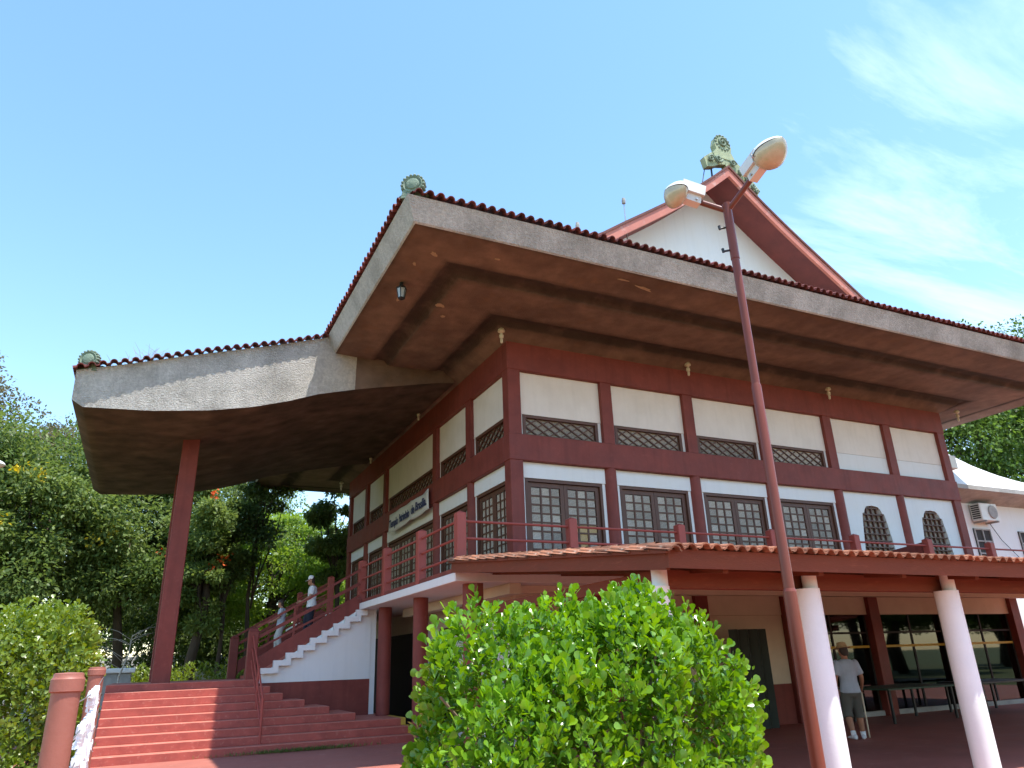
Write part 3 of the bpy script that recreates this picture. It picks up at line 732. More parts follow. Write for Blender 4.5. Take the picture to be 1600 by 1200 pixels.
ci_ = strip_part(ns_, nx_-1, 'canopy_inner_face', SOFF); ci_.data.attributes.new('dark_mask', 'FLOAT', 'POINT').data.foreach_set('value', [.2]*len(ci_.data.vertices))  # shade under the main eave painted in as darkened soffit brown
m2, *_ = side_face(KY1, True); m2.build('canopy_fascia', STUCCO, T)
n = len(xs)
m = MB(); ys = (KY0+.12, KY1-.12); m.add([(x, y, botz(x)) for y in ys for x in xs], [(i, n+i, n+i+1, i+1) for i in range(n-1)]); cs_ = m.build('canopy_soffit', SOFF, T, smooth=True); cs_.data.attributes.new('dark_mask', 'FLOAT', 'POINT').data.foreach_set('value', [.66]*len(cs_.data.vertices))  # whole underside darkened by one even value
m = MB(); ys = (KY0, KY1); m.add([(x, y, topz(x)-.03) for y in ys for x in xs], [(i, i+1, n+i+1, n+i) for i in range(n-1)]); m.build('canopy_roof', ROOFT, T)
m = MB(); m.add([(-2.08, KY0, 7.95), (-2.08, KY1, 7.95), (-2.02, KY1-.06, 7.55), (-2.02, KY0+.06, 7.55), (-2.08, KY1-.12, 7.3), (-2.08, KY0+.12, 7.3)], [(0, 1, 2, 3), (3, 2, 4, 5)]); m.build('canopy_fascia', STUCCO, T)
TM2 = TM
px_ = -2.1
while px_ < 3.28:
    sl_ = math.atan2(topz(px_+.2)-topz(px_-.0 if px_ > -2.08 else -2.08), .2); c = Vector((px_+.105, KY0-.17+.05*(px_+2.1)/5.4, topz(max(px_, -2.08))+.0))
    x = Vector((math.cos(sl_), 0, math.sin(sl_))); y = Vector((0, math.cos(rad(12)), math.sin(rad(12)))); y = (y - x*y.dot(x)).normalized(); z = x.cross(y)
    inst('roof_tile', TM2, Matrix.Translation(c + Vector((0, 0, random.uniform(-.008, .008)))) @ (Matrix((x, y, z)).transposed() @ Matrix.Rotation(random.uniform(-.05, .05), 3, 'Y')).to_4x4(), T); px_ += .21
for i in range(10):
    y = KY0 + .1 + i*.21; inst('roof_tile', TM, Matrix.Translation((-2.16, y, 7.985)) @ (Matrix(((0, 1, 0), (-1, 0, 0), (0, 0, 1))) @ Matrix.Rotation(rad(16), 3, 'X')).to_4x4(), T)
for y in (20.35, 24.3):
    m = MB(); m.cbox(.29, .70, y-.2, y+.2, 1.40, 7.46, .015); m.build('canopy_post', RED, T)

# ================================================================== ROOF ORNAMENTS
def crest(name, label, loc, facing, r, group):
    t = thing(name, label, 'ornament', loc, group); R = rotto(facing)     # x = facing
    L = Vector(loc)
    m = MB(); Rz = R @ Matrix(((0, 0, 1), (0, 1, 0), (-1, 0, 0)))         # lathe axis -> facing
    c = L + Vector((0, 0, r*.95))
    m.lathe([(.02, -.09), (r*.86, -.09), (r*.9, -.06), (r*.9, .05), (r*.8, .09), (r*.62, .065), (r*.5, .1), (.02, .12)], 28, Rz, c); m.build('disc', GREEN, t, auto=35)
    for k in range(18):
        an = 2*math.pi*k/18; q = c + R @ Vector((0, math.cos(an), math.sin(an)))*r*.93
        if q.z < L.z + .03: continue
        b = MB(); b.lathe([(.01, -.08), (r*.13, -.07), (r*.15, 0), (r*.13, .07), (.01, .08)], 8, Rz, q); b.build('petal', GREEN, t, smooth=True)
    m = MB(); m.prism([(-r*1.0, -.08), (r*1.0, -.08), (r*.85, r*.25), (r*.5, r*.5), (-r*.5, r*.5), (-r*.85, r*.25)], .16, R @ Matrix(((0, 1, 0), (1, 0, 0), (0, 0, 1))) , L + R @ Vector((-.08, 0, 0))); m.build('base', GREEN, t)
    for s_ in (-1, 1):
        m = MB(); m.tube([L + R @ Vector((-.3 + .1*k, s_*r*(1.0+.15*math.sin(k)), .02+.05*math.sin(k*1.3))) for k in range(4)], [.05, .07, .06, .03], 8); m.build('scroll', GREEN, t, smooth=True)
    return t
crest('roof_crest', 'round green petalled crest on the high corner of the main roof', (EX0+.18, EY0+.22, 9.84), (-.55, -.83, 0), .225, 'eave corner crests')
crest('roof_crest', 'round green petalled crest on the low outer corner of the entrance canopy', (-1.88, KY0+.12, 8.06), (-.35, -.93, 0), .215, 'eave corner crests')
ro = thing('ridge_ornament', 'pale green scrolled ornament crowning the peak of the upper gable', 'ornament', (GXc, GYF, 16.08))
O = Vector((GXc, GYF+.05, 16.08))
def oprism(poly, d, y0, name, mt=PATW): m = MB(); m.prism(poly, d, None, O + Vector((0, y0, 0))); return m.build(name, mt, ro)
oprism([(-.42, .30), (.36, .30), (.40, .42), (.30, .62), (.34, .80), (.26, 1.08), (.10, 1.22), (-.10, 1.22), (-.26, 1.08), (-.34, .80), (-.30, .62), (-.46, .42)], .22, -.05, 'crest_body')
for s_ in (-1, 1):
    oprism([(s_*.0, .05), (s_*.02, .42), (s_*.42, .42), (s_*.95, -.12), (s_*1.32, -.52), (s_*1.12, -.86), (s_*.55, -.32)] if s_ > 0 else [(-.02, .42), (.02, .1), (-.28, .02), (-.52, -.12), (-.78, -.20), (-.86, .14), (-.52, .42)], .2, -.03, 'wing')
def spiral(cx_, cz, r, turns, dirn, name, rr=.035, y=-.09):
    m = MB(); pts = []
    for k in range(int(turns*10)+1):
        an = dirn*2*math.pi*k/10; q = r*(1-k/(turns*10)*.85); pts.append(O + Vector((cx_+q*math.cos(an), y, cz+q*math.sin(an))))
    m.tube(pts, rr, 6); return m.build(name, GREEN, ro, smooth=True)
spiral(0, .93, .2, 1.6, 1, 'scroll', .04, -.07)
for k in range(14):
    an = 2*math.pi*k/14; m = MB(); m.lathe([(.01, -.05), (.05, -.03), (.05, .03), (.01, .05)], 6, Matrix.Rotation(rad(90), 3, 'X'), O + Vector((.275*math.cos(an), -.03, .93+.275*math.sin(an)))); m.build('bead', GREEN, ro, smooth=True)
for cx_, cz, r, d in ((.28, .18, .14, 1), (.55, -.05, .13, -1), (.78, -.26, .12, 1), (1.0, -.48, .11, -1), (1.12, -.66, .08, 1), (-.3, .2, .15, -1), (-.60, .12, .14, 1)):
    spiral(cx_, cz, r, 1.3, d, 'scroll', .035)
m = MB()
for x in (-.5, .0): m.tube([O+Vector((x, .1, .0)), O+Vector((x-.02, .1, -.5 if x < 0 else -.2))], .03, 6)
tag(m.build('supports', IRON, ro), kind='stuff')
m = MB(); m.tube([O+Vector((-.75, .1, -.1)), O+Vector((-.95, .1, -.75))], .015, 5); m.build('support', IRON, ro)
def rod(name, label, p, h, r=.02):
    t = thing(name, label, 'antenna', p); P = Vector(p); m = MB(); m.tube([P, P+Vector((0, 0, h))], [r, r*.7], 6); m.build('mast', STEEL, t)
    m = MB(); m.lathe([(.01, 0), (.055, .02), (.06, .12), (.045, .2), (.01, .22)], 8, None, P+Vector((0, 0, h))); m.build('tip', GREY, t)
    return t
rod('lightning_rod', 'thin lightning rod standing left of the upper gable', (11.15, 14.75, 12.9), 1.2)
t = rod('roof_aerial', 'small spindly aerial behind the main eave, left of the gable', (9.0, 14.0, 10.9), 1.35, .012)
m = MB()
for k in range(4): m.tube([Vector((9.0-.18+.03*k, 14, 12.0+.09*k)), Vector((9.0+.18-.03*k, 14, 12.0+.09*k))], .008, 4)
m.build('cross_bar', STEEL, t)

# ================================================================== SOFFIT LAMPS, LANTERN
lab = ['bulb socket under the eave right above the temple corner', 'bulb socket under the right eave, first beyond the temple corner', 'bulb socket under the right eave behind the upper part of the lamp pole side', 'bulb socket under the right eave at the far right end',
       'bulb socket under the left eave, first beyond the temple corner', 'bulb socket under the left eave above the banner side', 'bulb socket under the left eave, farthest from the temple corner']
lab[2] = 'bulb socket under the right eave, third from the temple corner'
for (x, y, z), l in zip(((6.8, 14.27, 9.02), (12.4, 14.33, 9.0), (17.7, 14.35, 9.0), (23.75, 14.4, 8.99), (6.82, 20.45, 9.0), (6.8, 25.9, 9.0), (6.8, 30.6, 9.0)), lab):
    t = thing('bulb_socket', l, 'light', (x, y, z), 'bulb sockets under the eaves'); P = Vector((x, y, z))
    m = MB(); m.lathe([(.06, .06), (.085, .02), (.09, -.02), (.05, -.05), (.035, -.06)], 12, None, P); m.build('base', BULB, t, auto=40)
    m = MB(); m.lathe([(.05, -.10), (.055, -.12), (.055, -.17), (.04, -.19)], 12, None, P); m.lathe([(.028, -.06), (.028, -.1)], 10, None, P); m.build('socket', BULB, t, auto=40)
    m = MB(); m.lathe([(.03, -.19), (.034, -.21), (.034, -.30), (.02, -.32)], 12, None, P); m.build('bulb', BULB, t, smooth=True)
LP = Vector((4.0, 13.25, 9.22)); t = thing('wall_lantern', 'small black glass lantern fixed under the left eave', 'lantern', LP)
m = MB(); m.tube([LP, LP+Vector((0, 0, -.06))], .04, 8); m.lathe([(.02, -.05), (.11, -.12), (.12, -.14), (.115, -.15)], 6, None, LP); m.build('cap', IRON, t)
m = MB(); m.lathe([(.098, -.155), (.065, -.36)], 6, None, LP); m.build('glass', GLASSL, t)
m = MB()
for k in range(6): an = math.pi/3*k; m.tube([LP+Vector((.105*math.cos(an), .105*math.sin(an), -.15)), LP+Vector((.07*math.cos(an), .07*math.sin(an), -.37))], .009, 5)
m.lathe([(.078, -.36), (.078, -.38), (.02, -.41)], 6, None, LP); m.build('frame', IRON, t)

# ================================================================== BANNER
bn = thing('banner', 'white cloth banner with dark blue lettering on the left facade', 'banner', (6.9, 19.85, 5.75))
def banner_piece(y0, y1, z00, z01, z10, z11, ph, xo):
    m = MB(); nu, nv = 16, 5; v = []
    for j in range(nv+1):
        for i in range(nu+1):
            s_, t_ = i/nu, j/nv; y = y0+(y1-y0)*s_; zl, zh = z00+(z10-z00)*s_, z01+(z11-z01)*s_
            sag = -.035*math.sin(math.pi*s_); v.append((xo-.02*math.sin(s_*7+ph+t_*2)-.012*math.sin(s_*13+ph), y, zl+(zh-zl)*t_+sag))
    f = [(j*(nu+1)+i, j*(nu+1)+i+1, (j+1)*(nu+1)+i+1, (j+1)*(nu+1)+i) for j in range(nv) for i in range(nu)]
    m.add(v, f); o = m.build('cloth', CLOTHB, bn, smooth=True, recalc=False); s = o.modifiers.new('thick', 'SOLIDIFY'); s.thickness = .006; return o
banner_piece(19.84, 21.5, 5.83, 6.42, 5.80, 6.38, 0, 6.97); banner_piece(21.46, 23.83, 5.81, 6.40, 5.76, 6.38, 2, 6.965)
def text(body, size, Mw, mt, parent, name='lettering', sx_=1.0, off=.0):
    cu = bpy.data.curves.new('t', 'FONT'); cu.body = body; cu.size = size; cu.extrude = .004; cu.offset = off; cu.resolution_u = 3
    o = bpy.data.objects.new('t', cu); col.objects.link(o); dg = bpy.context.evaluated_depsgraph_get(); dg.update()
    me = bpy.data.meshes.new_from_object(o.evaluated_get(dg)); bpy.data.objects.remove(o); me.materials.clear(); me.materials.append(mt)
    xs_ = [v.co.x for v in me.vertices]; w = max(xs_)-min(xs_)
    for v in me.vertices: v.co.x = (v.co.x-min(xs_))*sx_
    o = bpy.data.objects.new(name, me); col.objects.link(o); o.parent = parent; o.matrix_local = Matrix.Translation(-wl(parent)) @ Mw; WL[o.name] = Mw.translation.copy()
    return o, w*sx_
RT = Matrix(((0, 0, -1), (-1, 0, 0), (0, 1, 0))).to_4x4()      # text x -> -Y, y -> Z, normal -> -X
def fit(body, y_start, y_end, z, size, off=.008):
    o, w = text(body, size, Matrix.Translation((6.925, y_start, z)) @ RT, INK, bn, 'lettering', 1, off)
    k = (y_start-y_end)/w
    for v in o.data.vertices: v.co.x *= k
fit('Templo', 23.68, 22.72, 5.90, .36); fit('Patrimônio', 22.58, 21.56, 5.92, .36); fit('de', 21.38, 21.08, 5.95, .37); fit('Brasília.', 20.95, 19.95, 5.97, .37)

# ================================================================== TILED AWNING
AX0, AX1, AY0, AY1 = 5.0, 25.0, 6.5, 13.02
AZ0, AZ1 = 2.70, 3.42
aw = thing('tiled_awning', 'red boarded awning with orange clay tiles on white columns', 'awning', (AX0, AY0, 0))
asl = math.atan2(AZ1-AZ0, AY1-AY0)
Ra = Matrix.Rotation(asl, 3, 'X')
def ab(m, x0, x1, y0, y1, z0, z1): return m.box(x0, x1, y0, y1, z0, z1, Ra, (0, AY0, AZ0))
LA = (AY1-AY0)/math.cos(asl)
m = MB(); ab(m, AX0+.09, AX1-.1, .1, LA, -.10, -.03); ab(m, AX0+.09, AX1-.1, .1, LA, -.03, .015); m.build('roof_deck', AWN, aw)
m = MB(); ab(m, AX0+.03, AX1, .0, .05, -.20, .0); m.build('front_fascia', AWN, aw)
m = MB(); ab(m, AX0+.03, AX0+.08, .052, LA, -.22, -.02); m.build('side_fascia', AWN, aw)
m = MB(); ab(m, AX0-.03, AX0+.025, -.03, LA, -.045, .012); m.build('verge_board', AWN, aw)
m = MB(); m.box(AX0+.45, AX1, 7.2, 7.34, 2.36, 2.57); m.build('edge_beam', AWN, aw)
m = MB(); m.box(AX0+.45, AX0+.57, 7.345, 12.95, 2.42, 2.58); m.box(AX0+.45, AX0+.57, 12.8, 12.95, 2.58, 3.0); m.build('edge_beam', AWN, aw)
for k in range(12):
    x = AX0+.9+k*1.5; m = MB(); ab(m, x-.04, x+.04, .1, LA-.02, -.24, -.102); m.build('rafter', AWN, aw)
TA = tile_mesh('awning_tile', TILEO, .175, .46, hz_=.62)
x = AX0+.12
while x < 20:
    R = Matrix.Rotation(asl+random.uniform(-.015, .02), 3, 'X') @ Matrix.Rotation(random.uniform(-.05, .05), 3, 'Y')
    inst('clay_tile', TA, Matrix.Translation((x, AY0-.09+random.uniform(-.015, .015), AZ0+.008+random.uniform(-.004, .006))) @ R.to_4x4(), aw); x += .175
# body of the tile field (corrugated courses), joined
m = MB(); ncr = 16; nx = int((AX1-AX0-.1)/.175)*4
for c in range(ncr):
    y0, y1 = .28+c*.38, .28+c*.38+.46; v = []
    for yy, lift in ((y0, .028), (y1, .012)):
        for i in range(nx+1):
            xx = AX0+.03+.175*i/4; ph = (i % 4); v.append(Ra @ Vector((xx, yy, lift+(.0, .062, .062, .0)[ph])) + Vector((0, AY0, AZ0)))
    m.add(v, [(i, i+1, nx+1+i+1, nx+1+i) for i in range(nx)])
tag(m.build('tile_field', TILEO, aw, recalc=False), kind='stuff')
y = -.1
while y < LA-.2:
    R = Ra @ Matrix.Rotation(rad(random.uniform(2.5, 5)), 3, 'X') @ Matrix.Rotation(random.uniform(-.08, .08), 3, 'Y')
    inst('clay_tile', TA, Matrix.Translation(Ra @ Vector((AX0+.05+random.uniform(-.01, .01), y, -.016)) + Vector((0, AY0, AZ0))) @ R.to_4x4(), aw); y += .37
for i in range(7):
    x = (5.25, 7.62, 10.36, 13.1, 15.8, 18.5, 21.2)[i]
    m = MB(); m.lathe([(.165, 0), (.16, 2.36)], 28, None, (x, 7.1, 0)); m.lathe([(.093, 2.355), (.093, 2.62)], 22, None, (x+.065, 7.09, 0))
    m.build('white_column', COLW, aw, auto=40)

# ================================================================== GROUND FLOOR THINGS
# folded green canvas screen leaning at the wall
sc_ = thing('folded_screen', 'dark green folded corrugated screen standing beside the ground floor wall', 'screen', (12.7, 13.7, 0))
for k in range(7):
    m = MB(); x = 12.2+k*.15; m.box(-.085, .085, -.012, .012, .03, 2.15, Matrix.Rotation(rad(38 if k % 2 else -38), 3, 'Z'), (x, 13.75, 0)); m.build('fold', CORR, sc_)
tb = thing('games_table', 'dark green topped table in front of the glazed hall', 'table', (16.9, 13.3, 0))
m = MB(); m.cbox(15.55, 18.25, 12.6, 14.1, .72, .76, .008); m.build('table_top', GTAB, tb)
for x in (15.8, 18.0):
    for y in (12.8, 13.9):
        m = MB(); m.box(x-.025, x+.025, y-.025, y+.025, 0, .72); m.build('leg', IRON, tb)
tb = thing('side_table', 'dark table by the glass at the right edge of the hall', 'table', (20.4, 13.4, 0))
m = MB(); m.cbox(19.3, 21.6, 12.9, 14.1, .70, .75, .008); m.build('table_top', IRON, tb)
for x in (19.5, 21.4):
    for y in (13.0, 14.0):
        m = MB(); m.box(x-.025, x+.025, y-.025, y+.025, 0, .70); m.build('leg', IRON, tb)

# ================================================================== LAMP POSTS
def lamp_head(t, a, tip, lens_dn):
    a, tip = Vector(a), Vector(tip); d = (tip-a); R = rotto(d)
    L = d.length
    def shell(sgn, zsc, wsc, name, mt, z0=0):
        m = MB(); v = []; f = []; nu, nv = 14, 8
        for i in range(nu+1):
            s_ = i/nu; xx = .16+ (L-.16)*s_
            wv = math.sin(math.pi*min(1, (s_*.93+.07))**.8)**.6*.155*wsc
            for j in range(nv+1):
                an = math.pi*j/nv; v.append(R @ Vector((xx, wv*math.cos(an), z0+sgn*zsc*math.sin(an)*(wv/.155))) + a)
        f = [(i*(nv+1)+j, i*(nv+1)+j+1, (i+1)*(nv+1)+j+1, (i+1)*(nv+1)+j) for i in range(nu) for j in range(nv)]
        m.add(v, f); return m.build(name, mt, t, smooth=True)
    shell(1, .10, 1.05, 'housing', LAMPW, .003); shell(-1, .13, 1.0, 'lens', LENS, -.003)
    m = MB(); m.box(-.02, .22, -.075, .075, .035, .15, R, a); m.build('gear_box', LAMPW, t)
    m = MB(); m.box(.0, .16, -.045, .045, -.05, .034, R, a); m.build('clamp', LAMPW, t)
    for s_ in (-1, 1):
        m = MB(); m.tube([a+R @ Vector((.05, s_*.046, -.02)), a+R @ Vector((.05, s_*.062, -.02))], .012, 6); m.build('bolt', STEEL, t)
    m = MB(); m.box(L*.45, L*.48, -.165, -.15, -.02, .02, R, a); m.build('latch', STEEL, t)
def lamp_post(name, label, base, heads):
    b = Vector(base); t = thing(name, label, 'lamp post', base, 'twin lamp posts')
    m = MB(); m.tube([b, b+Vector((0, 0, 2.05))], .052, 18); m.tube([b+Vector((0, 0, 2.05)), b+Vector((0, 0, 2.075))], [.052, .043], 18); m.build('pole', POLE, t, auto=40)
    m = MB(); m.tube([b+Vector((0, 0, 2.06)), b+Vector((0, 0, 3.78)), b+Vector((0, 0, 3.80))], [.042, .042, .036], 16); m.build('pole', POLE, t, auto=40)
    m = MB(); m.tube([b+Vector((0, 0, 3.79)), b+Vector((0, 0, 5.05))], .036, 16); m.tube([b+Vector((0, 0, 5.05)), b+Vector((0, 0, 5.66))], .041, 16); m.build('pole', POLE, t, auto=40)
    for z in (5.15, 5.40): 
        m = MB(); m.tube([b+Vector((-.03, .02, z)), b+Vector((-.09, .05, z-.012))], .010, 6); m.tube([b+Vector((-.085, .048, z-.02)), b+Vector((-.09, .05, z+.02))], .014, 6); m.build('bolt', IRON, t)
    for e, tip in heads:
        e, tip = Vector(e), Vector(tip); m = MB(); m.tube([b+Vector((0, 0, 5.58)), b+e], .027, 12); m.build('arm', POLE, t, auto=40)
        lamp_head(t, b+e, b+tip, None)
    return t
lamp_post('lamp_post', 'tall red twin headed lamp post in front of the awning', (4.54, 4.4, 0), [((-.15, .20, 5.77), (-.50, .275, 5.86)), ((.10, -.265, 5.80), (.07, -.72, 5.93))])
lamp_post('lamp_post', 'white lamp head poking in at the left edge before the trees', (-3.75, 17.2, 0), [((.2, .05, 5.70), (.80, .08, 5.66)), ((-.2, -.05, 5.70), (-.72, -.1, 5.80))])

# ================================================================== BOLLARDS WITH PAPER STRIPS
def pipe_post(label, x, y, h, r):
    t = thing('pipe_post', label, 'post', (x, y, 0), 'posts holding the paper strips'); P = Vector((x, y, 0))
    m = MB(); m.lathe([(r, 0), (r, h-.05)], 24, None, P); m.build('pipe', BOL, t, auto=40)
    m = MB(); m.lathe([(r+.002, h-.062), (r*1.16, h-.058), (r*1.16, h-.018), (r*1.05, h-.012), (r*1.03, h), (r*.9, h+.002), (.004, h+.004)], 24, None, P); m.build('cap', BOL, t, auto=40)
    return t
BOL = mat('brick_red_paint', (.32, .112, .078), .5, .08, 5, .12, 40, c2=(.25, .085, .06), c2amt=.5)
B1 = (-.222, 3.2); B2 = (-.31, 7.3)
pipe_post('thick brick red pipe post with a cap, nearest in the foreground', *B1, 1.615, .0465)
pipe_post('slimmer looking brick red pipe post with a cap behind the paper strips', *B2, 1.675, .058)
wr = thing('tied_paper_wires', 'thin wires tied with white paper strips between the two red posts', 'paper strips', (-.2, 5.2, 1.0))
for z in (1.52, 1.40, 1.28, 1.16, 1.04):
    m = MB(); pts = []
    for k in range(13):
        s_ = k/12; pts.append((B1[0]+.045+(B2[0]+.055-B1[0]-.045)*s_, B1[1]+(B2[1]-B1[1])*s_, z-.03*math.sin(math.pi*s_)+(.08*s_)))
    m.tube(pts, .0025, 5); m.build('wire', STEEL, wr)
rp = random.Random(5)
strip = []
for k in range(8):
    q = MB(); w, h = rp.uniform(.011, .018), rp.uniform(.05, .085); nseg = 5; v = []
    bend = rp.uniform(-.02, .02)
    for i in range(nseg+1):
        s_ = i/nseg; v += [(-w, bend*s_*s_+.006*math.sin(5*s_), -h*s_), (w, bend*s_*s_-.004*math.sin(4*s_), -h*s_)]
    f = [(2*i, 2*i+1, 2*i+3, 2*i+2) for i in range(nseg)]
    q.add(v, f); q.box(-w*.9, w*.9, -.012, .012, -.016, .010); strip.append(q.mesh('paper_strip', PAPER))
for k in range(230):
    wz = rp.choice((1.52, 1.40, 1.28, 1.16, 1.04)); s_ = rp.uniform(.14, .58) if rp.random() < .9 else rp.uniform(.12, .75)
    if wz > 1.45 and s_ < .3: s_ += .3
    p = Vector((B1[0]+.045+(B2[0]+.055-B1[0]-.045)*s_, B1[1]+(B2[1]-B1[1])*s_, wz-.03*math.sin(math.pi*s_)+.08*s_))
    inst('paper_strip', strip[k % 8], Matrix.Translation(p) @ (Matrix.Rotation(rp.uniform(-.5, .5)+rp.choice((0, 1.57, 3.14)), 3, 'Z') @ Matrix.Rotation(rp.uniform(-.35, .35), 3, 'X')).to_4x4(), wr)

# ================================================================== NEIGHBOUR BUILDING
nb = thing('neighbour_building', 'white building with curved white roof beyond the temple right end', 'building', (30, 19, 0))
m = MB(); m.box(25.6, 44, 17.0, 26, 0, 7.0); m.build('wall', WHITE, nb)
def rz(x): return float(np.interp(x, [24, 26, 27.5, 28.5, 30, 31.5, 33, 36, 40, 46], [11.2, 10.2, 9.5, 9.05, 8.62, 8.33, 8.15, 7.95, 7.85, 7.8]))
xs2 = np.linspace(24.6, 46, 40); m = MB(); n = len(xs2); v = []
for x in xs2:
    v += [(x, 16.0, 7.02)]
for x in xs2: v += [(x, 17.0, 7.02+.42*(rz(x)-7.02))]
for x in xs2: v += [(x, 18.2, rz(x))]
for x in xs2: v += [(x, 27, 7.0)]
m.add(v, [(r_*n+i, r_*n+i+1, (r_+1)*n+i+1, (r_+1)*n+i) for r_ in range(3) for i in range(n-1)]); m.build('roof', WHITE, nb, smooth=True)
m = MB(); m.box(24.6, 46, 15.98, 16.06, 6.86, 7.015); m.build('gutter', GREY, nb)
m = MB(); m.add([(24.6, 16.06, 6.86), (46, 16.06, 6.86), (46, 17.0, 6.62), (24.6, 17.0, 6.62)], [(0, 1, 2, 3)]); m.build('eave_soffit', GREY, nb)
for x0, x1 in ((27.15, 28.1), (29.85, 30.9), (32.2, 33.2)):
    m = MB(); m.box(x0, x1, 16.97, 17.02, 4.3, 5.68)
    W = m.build('window', DARK, nb)
    m = MB()
    for x in (x0, (x0+x1)/2-.02, x1-.05): m.box(x, x+.05, 16.93, 16.965, 4.3, 5.68)
    for z in (4.3, 4.75, 5.2, 5.63): m.box(x0, x1, 16.935, 16.962, z, z+.05)
    m.build('window_frame', GREY, W)
ac = thing('air_conditioner', 'white air conditioning unit on the neighbour building wall', 'air conditioner', (27.7, 16.8, 5.9))
m = MB(); m.cbox(27.2, 28.2, 16.55, 16.95, 5.92, 6.56, .02); m.build('casing', LAMPW, ac)
m = MB(); m.lathe([(.24, 0), (.25, .02), (.24, .04), (.2, .045)], 24, Matrix.Rotation(rad(90), 3, 'X'), (27.86, 16.545, 6.24)); m.build('fan_grille', GREY, ac, auto=40)
m = MB()
for k in range(7): m.box(27.19, 27.197, 16.6, 16.9, 6.0+.075*k, 6.045+.075*k)
m.build('side_vent', DARK, ac)
m = MB(); m.box(27.3, 27.36, 16.5, 17.0, 5.86, 5.915); m.box(28.0, 28.06, 16.5, 17.0, 5.86, 5.915); m.build('bracket', GREY, ac)
m = MB(); m.tube([(28.1, 16.9, 5.9), (28.6, 16.92, 5.3), (29.5, 16.92, 4.6), (30.2, 16.92, 4.2)], .012, 5); m.build('cable', IRON, ac)
fl = thing('floodlight', 'small white floodlight fixed at the right end of the temple', 'floodlight', (23.25, 14.75, 7.2))
m = MB(); m.cbox(23.06, 23.42, 14.6, 14.85, 7.05, 7.5, .03); m.build('housing', LAMPW, fl)
m = MB(); m.box(23.03, 23.1, 14.7, 14.78, 6.9, 7.3); m.build('bracket', IRON, fl)

# ================================================================== PEOPLE
SK = mat('skin', (.36, .17, .10), .55, .08, 8); SKL = SK
def cloth(name, c): return mat(name, c, .9, .1, 6, .4, 60)
HAIR = mat('dark_hair', (.035, .02, .014), .6, .2, 30)
def V3(*a): return Vector(a)
def remesh(o, vox, sm=4):
    r = o.modifiers.new('remesh', 'REMESH'); r.mode = 'VOXEL'; r.voxel_size = vox; r.use_smooth_shade = True
    s = o.modifiers.new('smooth', 'SMOOTH'); s.factor = .5; s.iterations = sm
def limb(m, pts, rs, side):
    pts = [Vector(p) for p in pts]; rings = []
    for i, p in enumerate(pts):
        t = (pts[min(i+1, len(pts)-1)]-pts[max(0, i-1)]).normalized(); a = (Vector(side) - t*Vector(side).dot(t)).normalized(); b = t.cross(a)
        r = rs[i]; r = (r, r) if not isinstance(r, tuple) else r; rings.append((p, a*r[0], b*r[1]))
    m.loft(rings)
def interp_limb(pts, rs):
    """subdivide a limb for smoothness"""
    P, R = [], []
    for i in range(len(pts)-1):
        for k in range(3):
            s_ = k/3; P.append(Vector(pts[i]).lerp(Vector(pts[i+1]), s_)); R.append(rs[i]+(rs[i+1]-rs[i])*s_)
    P.append(Vector(pts[-1])); R.append(rs[-1]); return P, R
